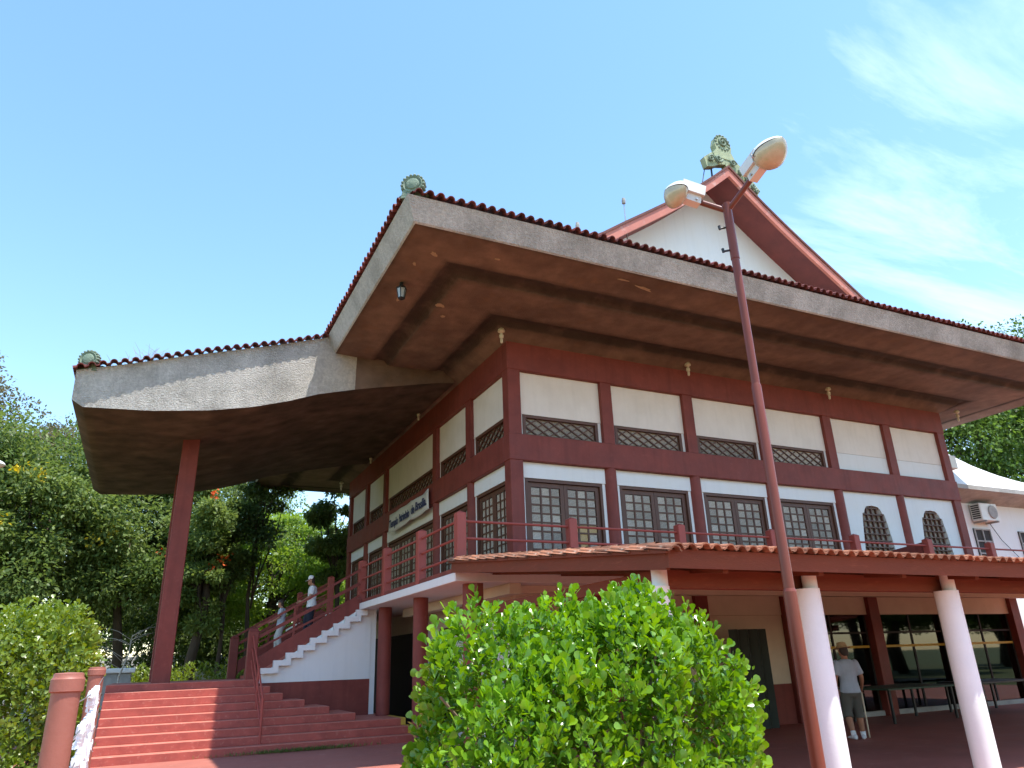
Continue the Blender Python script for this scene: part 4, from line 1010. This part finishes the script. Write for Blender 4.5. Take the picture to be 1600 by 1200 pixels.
def person(label, base, heading, h, joints, shirt, pants, shoe, group=None, vox=.016, hat=None, hair=None, sock=None, pantlen=1.0):
    """joints in body frame: x right, y forward, z up, for h = 1.0"""
    t = thing('person', label, 'person', base, group); b = Vector(base); Rz = Matrix.Rotation(heading, 3, 'Z')
    def W(p): return b + Rz @ (Vector(p)*h)
    sd = Rz @ Vector((1, 0, 0)); fr = Rz @ Vector((0, 1, 0)); J = joints
    def torso(m, infl, z0=None):
        hp, ch = Vector(J['hip']), Vector(J['chest'])
        prof = [(-.06, .088, .062), (0, .098, .068), (.25, .088, .062), (.5, .09, .064), (.75, .105, .068), (.95, .112, .062), (1.06, .075, .048), (1.12, .035, .034)]
        rings = []
        for s_, rx, ry in prof: rings.append((W(hp.lerp(ch, s_) if s_ <= 1 else hp+(ch-hp)*s_), sd*(rx*h+infl), fr*(ry*h+infl)))
        m.loft(rings)
    m = MB(); torso(m, 0)
    # neck + head
    nk, hd = Vector(J['neck']), Vector(J['head']); hf = Rz @ Vector(J.get('face', (0, 1, 0))).normalized(); hs = hf.cross(Vector((0, 0, 1))).normalized()
    limb(m, [W(nk-Vector((0, 0, .03))), W(nk+Vector((0, 0, .03))), W(hd-Vector((0, 0, .045)))], [.034*h]*3, sd)
    prof = [(-.066, .022, .028, .018), (-.05, .034, .042, .012), (-.02, .042, .052, .004), (.012, .045, .056, 0), (.04, .042, .052, -.002), (.06, .030, .038, -.003), (.068, .012, .016, -.003)]
    m.loft([(W(hd)+Vector((0, 0, z*h))+hf*(f_*h), hs*(rx*h), hf*(ry*h)) for z, rx, ry, f_ in prof])
    m.lathe([(.002, 0), (.010*h, .004*h), (.012*h, .012*h), (.004*h, .03*h)], 6, None, W(hd)+hf*(.055*h)+Vector((0, 0, -.012*h)))       # nose
    for s_ in (-1, 1):                                                                                                                # ears
        m.lathe([(.002, -.018*h), (.011*h, -.012*h), (.013*h, .008*h), (.004*h, .02*h)], 6, None, W(hd)+hs*(s_*.045*h))
    for s_ in ('L', 'R'):
        sh, el, wr_ = J['sh'+s_], J['el'+s_], J['wr'+s_]; P, R_ = interp_limb([W(sh), W(Vector(sh).lerp(Vector(el), .5)), W(el), W(Vector(el).lerp(Vector(wr_), .4)), W(wr_)], [.033*h, .029*h, .024*h, .025*h, .016*h]); limb(m, P, R_, fr)
        # hand: palm, four fingers, thumb
        hd_ = Vector(J.get('hand'+s_, Vector(wr_)-Vector(el))).normalized(); pw = W(wr_); d = Rz @ hd_; k = fr if abs(d.dot(fr)) < .8 else Vector((0, 0, 1))
        k = (k - d*d.dot(k)).normalized(); nrm = d.cross(k)
        limb(m, [pw-d*.01*h, pw+d*.025*h, pw+d*.055*h], [(.012*h, .017*h), (.012*h, .024*h), (.010*h, .022*h)], nrm)
        for q, ln in zip((-.018, -.006, .006, .018), (.036, .043, .046, .04)):
            p0 = pw+d*.052*h+k*q*h; sgn = 1 if s_ == 'R' else -1
            limb(m, [p0, p0+(d*.55*ln+nrm*sgn*.004)*h, p0+(d*.8*ln+nrm*sgn*.016)*h, p0+(d*.75*ln+nrm*sgn*.028)*h], [.0058*h, .0056*h, .005*h, .0042*h], k)
        p0 = pw+d*.015*h+k*.018*h; limb(m, [p0, p0+(d*.02+k*.014)*h, p0+(d*.042+k*.018)*h], [.0075*h, .0065*h, .005*h], nrm)
        hp_, kn, an = J['hp'+s_], J['kn'+s_], J['an'+s_]; P, R_ = interp_limb([W(hp_), W(Vector(hp_).lerp(Vector(kn), .5)), W(kn), W(Vector(kn).lerp(Vector(an), .35)), W(an)], [.056*h, .047*h, .034*h, .036*h, .021*h]); limb(m, P, R_, fr)
    bd = m.build('body', SK, t); remesh(bd, vox, 3)
    m = MB(); torso(m, .018)
    for s_ in ('L', 'R'):
        sh, el = J['sh'+s_], J['el'+s_]; P, R_ = interp_limb([W(Vector(sh)+Vector((-.02 if s_ == 'R' else .02, 0, .01))), W(sh), W(Vector(sh).lerp(Vector(el), .5)), W(Vector(sh).lerp(Vector(el), .82))], [.04*h, .043*h, .042*h, .044*h]); limb(m, P, R_, fr)
    hp = Vector(J['hip']); m.loft([(W(hp+Vector((0, 0, dz))), sd*(rx*h), fr*(ry*h)) for dz, rx, ry in ((.08, .10, .075), (0, .112, .086), (-.035, .115, .088))])
    o = m.build('shirt', shirt, t); remesh(o, vox, 3)
    m = MB(); m.loft([(W(hp+Vector((0, 0, dz))), sd*(rx*h), fr*(ry*h)) for dz, rx, ry in ((.06, .10, .072), (0, .106, .08), (-.05, .10, .08), (-.08, .07, .06))])
    for s_ in ('L', 'R'):
        hp_, kn, an = Vector(J['hp'+s_]), Vector(J['kn'+s_]), Vector(J['an'+s_])
        end = kn.lerp(an, .22) if pantlen < 1 else kn.lerp(an, .96); P, R_ = interp_limb([W(hp_), W(hp_.lerp(kn, .5)), W(kn), W(end)], [.064*h, .06*h, .056*h, .058*h if pantlen < 1 else .036*h]); limb(m, P, R_, fr)
    o = m.build('trousers', pants, t); remesh(o, vox, 3)
    for s_ in ('L', 'R'):
        an = Vector(J['an'+s_]); toe = Rz @ Vector(J.get('toe'+s_, (0, 1, 0))).normalized(); m = MB(); A = W(an); gz = A.z-.036*h
        if 'lift'+s_ in J: gz = A.z-.05*h
        rings = []
        for f_, w_, z1 in ((-.045, .012, .03), (-.035, .022, .045), (0, .025, .05), (.04, .027, .035), (.075, .027, .024), (.1, .02, .018), (.108, .008, .010)):
            rings.append((Vector((A.x, A.y, gz+z1*h*.5)) + toe*(f_*h), toe.cross(Vector((0, 0, 1)))*(w_*h), Vector((0, 0, 1))*(z1*h*.55)))
        m.loft(rings); m.build('shoe', shoe, t, smooth=True)
        if sock is not None:
            m = MB(); kn = Vector(J['kn'+s_]); limb(m, [W(an)-Vector((0, 0, .02*h)), W(an), W(an.lerp(kn, .18))], [.026*h, .027*h, .030*h], sd); m.build('sock', sock, t, smooth=True)
    H0 = W(hd)
    if hair is not None:
        m = MB()
        m.loft([(H0+Vector((0, 0, z*h))-hf*(f_*h), hs*(rx*h), hf*(ry*h)) for z, rx, ry, f_ in ((-.06-hair, .03, .02, .052), (-.05, .042, .032, .034), (-.01, .052, .046, .02), (.03, .051, .056, .008), (.058, .04, .048, .004), (.074, .016, .02, .003))]); m.build('hair', HAIR, t, smooth=True)
    if hat == 'straw':
        m = MB(); tl = Matrix.Rotation(rad(-8), 3, hs)
        m.lathe([(.094*h, .0), (.096*h, .006*h), (.06*h, .016*h), (.052*h, .045*h), (.045*h, .062*h), (.02*h, .068*h), (.002, .066*h)], 20, tl, H0+Vector((0, 0, .02*h))); m.build('hat', mat('straw', (.42, .30, .16), .85, .2, 40), t, auto=50)
    if hat == 'cap':
        m = MB(); m.lathe([(.052*h, .0), (.053*h, .02*h), (.046*h, .046*h), (.03*h, .062*h), (.003, .068*h)], 18, None, H0+Vector((0, 0, .022*h)))
        m.loft([(H0+hf*(f_*h)+Vector((0, 0, (.026-.12*(f_-.04))*h)), hs*(w_*h), Vector((0, 0, .004*h))) for f_, w_ in ((.03, .046), (.06, .044), (.09, .03), (.1, .01))]); m.build('cap', PAPER, t, smooth=True)
    return t, W
J = dict(hip=(0, 0, .51), chest=(0, -.005, .80), neck=(0, 0, .845), head=(0, .015, .93), face=(-.25, 1, .02),
         shL=(-.105, 0, .79), elL=(-.15, -.02, .635), wrL=(-.155, .03, .505), handL=(0, .15, -1),
         shR=(.105, 0, .79), elR=(.155, .0, .64), wrR=(.185, .10, .535), handR=(0, .6, -.8),
         hpL=(-.05, 0, .49), knL=(-.065, .03, .27), anL=(-.075, -.06, .05), toeL=(-.15, 1, 0), hpR=(.05, 0, .49), knR=(.07, .05, .27), anR=(.085, .06, .036), toeR=(.5, 1, 0))
BLUEG = cloth('blue_grey_cotton', (.36, .42, .50)); GREYC = cloth('grey_brown_cotton', (.10, .10, .085)); WSHOE = mat('white_shoe', (.62, .62, .64), .6, .1, 20)
pm, Wm = person('man in grey blue shirt, shorts and straw hat walking with a stick', (12.68, 11.15, 0), rad(-25), 1.74, J, BLUEG, GREYC, WSHOE, None, .014, 'straw', .0, PAPER, .5)
st = thing('walking_stick', 'thin pale walking stick held by the man in the straw hat', 'stick', (13.06, 11.2, 0))
hp_ = Wm((.185, .135, .50)); q = Vector((hp_.x+.03, hp_.y+.03, .0))
m = MB(); m.tube([q, hp_+Vector((0, 0, .03))], [.014, .015], 8); m.build('shaft', mat('pale_wood', (.74, .67, .50), .5, .1, 8), st, smooth=True)
m = MB(); m.tube([hp_+Vector((-.05, -.03, .035)), hp_+Vector((.0, .0, .045)), hp_+Vector((.05, .04, .03))], .013, 8); m.build('handle', WOOD, st, smooth=True)
J2 = dict(J); J2.update(wrR=(.16, .03, .50), elR=(.15, -.02, .64), handR=(0, .15, -1), face=(.1, 1, 0), anL=(-.06, 0, .036), knL=(-.055, .02, .27), knR=(.055, .02, .27), anR=(.06, .0, .036), toeR=(.1, 1, 0))
person('woman in pale pink blouse with long brown hair behind the glass', (19.7, 15.7, .02), rad(-15), 1.62, J2, cloth('pale_pink_cotton', (.62, .44, .38)), GREYC, IRON, None, .018, None, .13)
# people on the upper flight (they descend towards -X)
J3 = dict(J2); J3.update(elR=(.14, .03, .65), wrR=(.13, .17, .58), handR=(0, 1, -.2), elL=(-.14, .03, .65), wrL=(-.13, .16, .57), handL=(0, 1, -.2), face=(-.1, 1, -.35), knR=(.055, .07, .29), anR=(.06, .07, .05), anL=(-.06, -.02, .036), head=(0, .03, .925))
person('person in white cap and white T-shirt walking down the upper stairs', (4.12, 21.5, 2.44), rad(82), 1.63, J3, cloth('white_cotton', (.72, .72, .74)), cloth('navy_cotton', (.02, .022, .035)), IRON, None, .02, 'cap', .02)
person('small person in striped top lower down on the upper stairs', (3.44, 22.2, 2.07), rad(75), 1.42, J3, cloth('grey_striped_cotton', (.42, .46, .52)), cloth('light_trousers', (.45, .44, .42)), IRON, None, .02, None, .03)

# ================================================================== VEGETATION
BUSH = leafmat('bush_leaf', (.09, .215, .014), (.24, .43, .028), .26, .34, .65)
HEDGE = leafmat('hedge_leaf', (.11, .18, .02), (.25, .31, .045), .33, .32, .55)
TL = [leafmat('tree_leaf_dark', (.045, .085, .026), (.12, .165, .045), .45, .34, .25),
      leafmat('tree_leaf_mid', (.07, .125, .035), (.20, .26, .075), .45, .4, .25),
      leafmat('tree_leaf_bright', (.13, .24, .035), (.24, .34, .07), .5, .42, .3),
      leafmat('tree_leaf_dry', (.10, .11, .05), (.20, .17, .09), .6, .3, .3),
      leafmat('tree_leaf_right', (.05, .11, .022), (.13, .21, .04), .4, .35, .45)]
YFL = leafmat('yellow_flower', (.60, .45, .03), (.7, .55, .06), .6, .3, .2)
RFL = leafmat('orange_red_flower', (.62, .10, .025), (.7, .16, .04), .6, .3, .2)
def shoots(P, Nr, nl, upw, Ls, spread=.65, jit=.35):
    """leaf rosettes at points P with outward normals Nr"""
    n = len(P); ax = unit(Nr*.55 + np.array([0, 0, upw]) + RNG.normal(0, jit, (n, 3)))
    t1 = unit(np.cross(ax, np.array([.31, .17, .93])+RNG.normal(0, .05, (n, 3)))); t2 = np.cross(ax, t1)
    PP, DD, NN, LL, RR = [], [], [], [], []
    hue = RNG.random(n)
    for k in range(nl):
        an = 2.4*k + RNG.random(n)*.6; f = k/(nl-1)
        rv = t1*np.cos(an)[:, None] + t2*np.sin(an)[:, None]
        PP.append(P - ax*(f*.13*RNG.uniform(.7, 1.3, n))[:, None]); d = unit(ax*(1-.55*f) + rv*(spread*(.6+.8*f))+RNG.normal(0, .12, (n, 3)))
        DD.append(d); NN.append(unit(ax*.9 - rv*.5 + RNG.normal(0, .15, (n, 3)))); LL.append(Ls*RNG.uniform(.55, 1.15, n)*(.75+.25*np.sin(math.pi*min(1, f+.25)))); RR.append(np.clip(.75*hue*(1-.5*f)+.25*RNG.random(n), 0, 1))
    return map(np.concatenate, (PP, DD, NN, LL, RR))
def ellip_points(lumps, n, inner=(.82, 1.02), zmin=.05):
    out, nor = [], []; vol = np.array([a[3]*a[4]+a[4]*a[5]+a[3]*a[5] for a in lumps]); cnt = (n*vol/vol.sum()).astype(int)
    for (x, y, z, rx, ry, rz_), c in zip(lumps, cnt):
        d = unit(RNG.normal(0, 1, (c, 3))); s_ = RNG.uniform(*inner, c)[:, None]; p = np.array([x, y, z]) + d*np.array([rx, ry, rz_])*s_; nn = unit(d/np.array([rx, ry, rz_]))
        ok = p[:, 2] > zmin
        for (x2, y2, z2, a2, b2, c2_) in lumps:
            if (x2, y2, z2) == (x, y, z): continue
            q = (p-np.array([x2, y2, z2]))/np.array([a2, b2, c2_]); ok &= (q**2).sum(1) > .5
        out.append(p[ok]); nor.append(nn[ok])
    return np.concatenate(out), np.concatenate(nor)
def stems(m, base, tips, r):
    for tp in tips:
        b = Vector(base)+Vector((random.uniform(-.15, .15), random.uniform(-.15, .15), 0)); mid = b.lerp(Vector(tp), .5)+Vector((random.uniform(-.08, .08), random.uniform(-.08, .08), .08))
        m.tube([b, mid, Vector(tp)], [r, r*.7, r*.35], 6)
# big bush in front
LUMPS = [(3.02, 4.35, 1.45, .26, .35, .66), (3.46, 4.15, 1.48, .25, .3, .42), (1.72, 4.3, 1.45, .26, .3, .42), (1.86, 4.35, 1.14, .44, .5, .84), (3.36, 4.2, 1.08, .26, .4, .84), (2.33, 4.55, 1.02, .76, .72, 1.05), (2.88, 4.45, 1.12, .48, .6, .90), (1.90, 4.35, .85, .48, .6, .92), (3.24, 4.15, 1.05, .30, .4, .86), (2.72, 4.15, 1.1, .45, .5, .90), (2.2, 4.1, .8, .5, .5, .85), (2.85, 3.95, .75, .42, .4, .75)]
bs = thing('round_shrub', 'big bright green glossy leaved shrub in the foreground below the awning', 'shrub', (2.6, 4.4, 0))
p, nr = ellip_points(LUMPS, 7200, (.80, 1.03)); fz = np.sin(p[:, 0]*7.3+1.1)*np.sin(p[:, 2]*6.1+.7)+np.sin(p[:, 0]*3.7-p[:, 2]*5.2+.4)*.8+np.sin(p[:, 1]*6+p[:, 2]*3)*.4; kp = fz > -.72+RNG.normal(0, .12, len(p)); p = p + nr*(np.clip(fz, -1, 1)*.055)[:, None]; p, nr = p[kp], nr[kp]; P, D, Nn, L, Rr = shoots(p, nr, 9, .75, .072)
link('foliage', leafmesh('foliage', P, D, Nn, L, L*.72, BUSH, wl(bs), 'obovate', Rr), bs)
p, nr = ellip_points(LUMPS, 3000, (.3, .74)); P, D, Nn, L, Rr = shoots(p, nr, 7, .6, .08)
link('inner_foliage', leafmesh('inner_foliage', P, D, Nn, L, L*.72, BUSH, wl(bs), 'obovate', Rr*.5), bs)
# stray upright shoots
sp_ = np.array([(2.98, 4.3, 2.12), (2.55, 4.35, 2.1), (3.45, 4.15, 1.93), (3.5, 4.15, 1.85), (1.62, 4.2, 1.72), (3.3, 4.3, 2.08), (2.9, 4.35, 2.05), (3.32, 4.32, 1.98), (3.4, 4.2, 1.97), (1.75, 4.2, 1.85), (3.0, 4.3, 2.04)])
P, D, Nn, L, Rr = shoots(sp_-np.array([0, 0, .07]), np.tile([0, 0, 1.], (len(sp_), 1)), 12, 1.6, .07, .6, .1)
link('shoots', leafmesh('shoots', P, D, Nn, L, L*.72, BUSH, wl(bs), 'obovate', Rr), bs, 'stuff')
m = MB(); stems(m, (2.6, 4.4, 0), [(2.6+.9*math.cos(a), 4.4+.5*math.sin(a), random.uniform(.9, 1.7)) for a in np.linspace(0, 6.28, 16)] + [(float(q[0]), float(q[1]), float(q[2])) for q in ellip_points(LUMPS, 50, (.6, .85))[0] if q[2] > .6], .02); tag(m.build('stems', mat('twig_bark', (.20, .14, .09), .9, .2, 12), bs), kind='stuff')
# hedge at the left
hg = thing('clipped_hedge', 'dense clipped hedge of small yellowish green leaves at the left', 'hedge', (-1.8, 8.8, 0))
HL = [(-.98, 8.6, 1.05, .66, .9, 1.28), (-1.7, 8.5, 1.1, .8, .9, 1.25), (-2.7, 8.6, 1.1, .9, .9, 1.3), (-1.2, 9.6, 1.1, .8, .9, 1.25), (-2.2, 9.6, 1.1, .9, .9, 1.25), (-.98, 8.3, .55, .62, .8, .75), (-3.6, 8.8, 1.1, .9, .9, 1.2), (-.8, 8.7, 1.75, .42, .6, .56), (-.68, 8.4, 1.6, .36, .6, .7)]
p, nr = ellip_points(HL, 13000, (.80, 1.02)); p[:, 2] = np.minimum(p[:, 2], 2.36+RNG.normal(0, .05, len(p))); P, D, Nn, L, Rr = shoots(p, nr, 8, .45, .058, .8, .45)
link('foliage', leafmesh('foliage', P, D, Nn, L, L*.7, HEDGE, wl(hg), 'obovate', Rr), hg)
p, nr = ellip_points(HL, 4500, (.45, .85)); P, D, Nn, L, Rr = shoots(p, nr, 6, .4, .08)
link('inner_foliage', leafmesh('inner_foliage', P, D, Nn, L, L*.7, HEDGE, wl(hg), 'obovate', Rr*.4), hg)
m = MB(); stems(m, (-1.6, 8.8, 0), [(-1.7+1.4*math.cos(a), 8.9+.7*math.sin(a), random.uniform(.9, 1.8)) for a in np.linspace(0, 6.28, 18)], .02); tag(m.build('stems', BARK, hg), kind='stuff')

def tree(label, x, y, h, rx, ry, kind, ncl=46, nleaf=7000, crown_lo=.35, leaf=.22, group='trees behind the entrance', flowers=None, lean=0, trunk_r=.2, name='tree', flat=1.0, hang=0.):
    t = thing(name, label, 'tree', (x, y, 0), group); b = Vector((x, y, 0)); rr = random.Random(int(x*71+y*13+h*7))
    top = b + Vector((lean, lean*.3, h*.72)); m = MB()
    pts = [b, b+Vector((lean*.2+rr.uniform(-.15, .15), rr.uniform(-.15, .15), h*.22)), b+Vector((lean*.5+rr.uniform(-.25, .25), rr.uniform(-.25, .25), h*.45)), top]
    m.tube(pts, [trunk_r*1.25, trunk_r, trunk_r*.75, trunk_r*.3], 9); m.build('trunk', BARK, t, smooth=True)
    zc_, rz_ = h*(1+crown_lo)/2, h*(1-crown_lo)/2
    C_ = []
    for i in range(ncl):
        for _ in range(30):
            d = Vector((rr.uniform(-1, 1), rr.uniform(-1, 1), rr.uniform(-1, 1)))
            if .25 < d.length <= 1: break
        C_.append(Vector((x+lean*.8+d.x*rx, y+d.y*ry, zc_+d.z*rz_)))
    m = MB()
    for c in C_[:14]:
        s_ = rr.uniform(.35, .9); st_ = pts[1].lerp(top, s_) ; mid = st_.lerp(c, .5)+Vector((rr.uniform(-.3, .3), rr.uniform(-.3, .3), .3)); m.tube([st_, mid, c], [trunk_r*.4, trunk_r*.25, trunk_r*.08], 6)
    m.build('limb', BARK, t, smooth=True)
    nleaf = int(nleaf*4.6); per = nleaf//ncl; PP, DD, NN, RR = [], [], [], []
    for c in C_:
        r = rr.uniform(.55, 1.1)*min(rx, ry, rz_)*.42; d = unit(RNG.normal(0, 1, (per, 3))); q = RNG.random(per)**.45
        p = np.array(c) + d*(r*q)[:, None]*np.array([1.25, 1.25, .75*flat]); PP.append(p)
        DD.append(unit(d*.6 + np.array([0, 0, -.25-hang]) + RNG.normal(0, .55, (per, 3)))); NN.append(unit(np.array([0, 0, 1.])*(1.0 if flat > .7 else 2.2) + RNG.normal(0, .55, (per, 3)))); RR.append(np.clip(rr.random()*.55 + RNG.random(per)*.5, 0, 1))
    P, D, Nn, R_ = map(np.concatenate, (PP, DD, NN, RR)); L = leaf*.85*RNG.uniform(.6, 1.25, len(P))
    link('crown', leafmesh('crown', P, D, Nn, L, L*.55, TL[kind], wl(t), 'diamond', R_), t)
    if flowers:
        fm, nf = flowers; PP = []
        for i in range(nf):
            c = C_[rr.randrange(len(C_))]; q = np.array(c)+np.array([rr.uniform(-.5, .5), -min(rx, ry)*.3+rr.uniform(-.4, .2), rr.uniform(-.3, .6)]); PP.append(q+RNG.normal(0, .13, (22, 3)))
        P = np.concatenate(PP); n = len(P); link('blossom', leafmesh('blossom', P, unit(RNG.normal(0, 1, (n, 3))), unit(RNG.normal(0, 1, (n, 3))), np.full(n, .16), np.full(n, .12), fm, wl(t), 'diamond'), t)
    return t
tree('tall thin topped tree at the far left edge, its wispy crown against the sky', -8.6, 37, 15.3, 3.3, 3, 3, 60, 5200, .45, .20)
tree('dark leafy tree at the left edge below the wispy crown', -6.9, 33, 11.0, 3.3, 3, 1, 60, 8000, .22, .24, flowers=(YFL, 3))
tree('dark green tree with yellow blossom left of the canopy corner', -4.1, 35, 11.8, 2.9, 3, 1, 60, 7500, .26, .24, flowers=(YFL, 5))
tree('greyish dry topped tree showing just left of the canopy edge', -4.9, 41, 13.6, 2.6, 3, 3, 50, 4200, .4, .2)
tree('dark tree seen left of the canopy post', -1.0, 36, 10.6, 2.6, 3, 1, 56, 7000, .32, .24, flowers=(YFL, 4))
tree('dense dark tree with red blossom behind the canopy post', 1.0, 38, 10.8, 2.0, 3, 0, 50, 6000, .34, .24, flowers=(RFL, 4))
tree('tree with pale green hanging sprays right of the canopy post', 1.9, 33, 9.4, 1.2, 1.8, 1, 40, 3600, .32, .22, flowers=(RFL, 4))
tree('slim dark tree with an open crown in front of the bright green one', 3.9, 33.5, 10.2, 1.3, 1.3, 0, 26, 1500, .64, .22, trunk_r=.10)
tree('short thin trunked tree with a dark round top left of the slim tree', 2.75, 33, 7.6, .9, .9, 0, 16, 1300, .60, .22, trunk_r=.09)
tree('feathery bright green flame tree between the dark trunks', 5.2, 38, 9.2, 3.6, 3.0, 2, 70, 6500, .30, .22, flat=.4)
tree('low bright green feathery tree behind the stair people', 8.6, 40, 7.4, 2.4, 2.4, 2, 40, 4200, .30, .22, flat=.4)
tree('dark drooping tree beside the far end of the left facade', 7.85, 34.5, 10.8, 1.15, 1.15, 1, 34, 2600, .48, .24, trunk_r=.13, hang=.5, lean=-.3)
tree('dark shaded tree at ground level behind the upper stairs', 6.0, 45, 5.4, 4.2, 2.0, 0, 50, 4500, .05, .24)
tree('shadowy low tree behind the canopy post base', .6, 44, 7.6, 3.6, 2.5, 0, 50, 5000, .18, .24)
tree('dark tree rising behind the bright green flame tree', 5.0, 46, 13.0, 4.0, 2.5, 1, 60, 6500, .4, .24)
tree('far dark tree closing the gap above the left hedge', -6.0, 54, 15.0, 5.0, 2.5, 1, 60, 5000, .1, .3, 'distant trees')
tree('far dark tree closing the gap behind the canopy post', 1.5, 55, 13.0, 5.0, 2.5, 1, 60, 5000, .1, .3, 'distant trees')
tree('far dark tree closing the gap beside the left facade', 11.5, 54, 12.0, 4.5, 2.5, 1, 60, 5000, .1, .3, 'distant trees')
tree('broad green tree behind the neighbour building roof', 46, 27, 20.5, 6.0, 5, 4, 80, 11000, .3, .32, 'trees at the right', trunk_r=.3)
tree('second green tree peeking over the right eave at the edge', 58.5, 29, 24.6, 4.6, 5, 4, 70, 9000, .3, .32, 'trees at the right', trunk_r=.3)
tree('green tree low behind the curved white roof', 40, 31, 17, 5.5, 5, 1, 70, 9000, .3, .32, 'trees at the right', trunk_r=.3)

# trees across the plaza (they show only as reflections in the hall glass)
src_t = [o for o in bpy.data.objects if o.get('label') == 'dark tree seen left of the canopy post'][0]
for i, (x, y) in enumerate(((34, -9), (41, -12), (48, -8), (55, -14), (63, -10), (72, -16), (38, -3), (82, -12))):
    r_ = src_t.copy(); col.objects.link(r_); r_.location = (x, y, 0); r_.rotation_euler.z = i*1.3; r_.scale = (1.5, 1.5, .8)
    r_['label'] = 'dark tree across the plaza mirrored in the hall glass'; r_['group'] = 'trees mirrored in the hall glass'
    for ch in src_t.children:
        if ch.name.startswith('blossom'): continue
        c_ = ch.copy(); col.objects.link(c_); c_.parent = r_

# low plants behind the landing
lp = thing('ground_plants', 'low yellowish green plants growing just behind the landing', 'plants', (.8, 30.5, 0))
p = np.column_stack([RNG.uniform(-2.5, 3.6, 900), RNG.uniform(29.8, 31.6, 900), RNG.uniform(1.0, 1.95, 900)*RNG.uniform(.85, 1.05, 900)]); P, D, Nn, L, Rr = shoots(p, np.tile([0, 0, 1.], (900, 1)), 6, .8, .15, .8, .4)
link('foliage', leafmesh('foliage', P, D, Nn, L, L*.5, HEDGE, wl(lp), 'diamond', Rr), lp)
bt = thing('bare_sapling', 'leafless pale sapling beside the landing', 'sapling', (-.46, 25.6, 0)); m = MB(); rr = random.Random(3)
tp = Vector((-.3, 25.6, 2.75)); m.tube([(-.55, 25.6, 0), (-.5, 25.6, 1.6), (-.33, 25.6, 2.2), tp], [.035, .03, .022, .008], 6)
for k in range(13):
    s_ = rr.uniform(0, 1); a = Vector((-.52, 25.6, 1.75)).lerp(tp, s_); d = Vector((rr.choice((-1, 1))*rr.uniform(.35, .95), rr.uniform(-.3, .3), rr.uniform(.1, .6))); m.tube([a, a+d*.5+Vector((0, 0, .06)), a+d], [.009, .006, .003], 5)
m.build('branches', BARKP, bt, smooth=True)
# dry weeds on the canopy roof
wdq = thing('roof_weeds', 'dry wispy weeds growing on the canopy roof beside the corner crest', 'weeds', (-.9, 18, 8.2)); m = MB()
for k in range(90):
    x = rr.gauss(-.75, .45); y = 17.7+rr.uniform(0, .7); z = topz(max(-2, x)); a = Vector((x, y, z)); d = Vector((rr.uniform(-.25, .25), rr.uniform(-.1, .1), rr.uniform(.15, .5)*(1.25-abs(x+.75)*.7))); m.tube([a, a+d*.6, a+d+Vector((d.x*.5, 0, -.02))], [.005, .004, .002], 3, False)
tag(m.build('stalks', mat('dry_straw', (.30, .20, .15), .9, .2, 10), wdq), kind='stuff')

# far boundary wall and low pale building seen between the trunks
bw = thing('boundary_wall', 'white boundary wall glimpsed between the tree trunks', 'wall', (1, 48, 0))
m = MB(); m.box(-14, 18, 48, 48.25, 0, 2.6); m.build('wall', WHITE, bw)
m = MB()
for k in range(60): m.box(-14+k*.53, -13.94+k*.53, 48.1, 48.15, 2.6, 3.4)
m.box(-14, 18, 48.09, 48.16, 3.38, 3.44); m.build('fence', IRON, bw)
pb = thing('low_wall', 'pale concrete ledge between the hedge and the landing', 'wall', (-1.9, 29, 0)); m = MB(); m.cbox(-4.2, -.2, 29, 29.6, 0, 1.7, .02); m.build('ledge', GREY, pb); m = MB(); m.cbox(-4.3, -.1, 28.9, 29.7, 1.7, 1.85, .02); m.build('coping', WHITE, pb)
# weeds at the foot of the steps
gw = thing('step_weeds', 'tuft of green grass along the foot of the entrance steps', 'grass', (3.3, 17.35, 0))
n = 700; p = np.column_stack([np.clip(RNG.normal(3.3, .7, n), 1.2, 5.0), 17.38+RNG.uniform(-.09, .05, n), np.zeros(n)]); L = RNG.uniform(.04, .12, n)
tag(link('blades', leafmesh('blades', p, unit(np.column_stack([RNG.normal(0, .5, n), RNG.normal(-.2, .4, n), np.ones(n)])), unit(RNG.normal(0, 1, (n, 3))), L, L*.16, TL[1], wl(gw), 'diamond'), gw), kind='stuff')
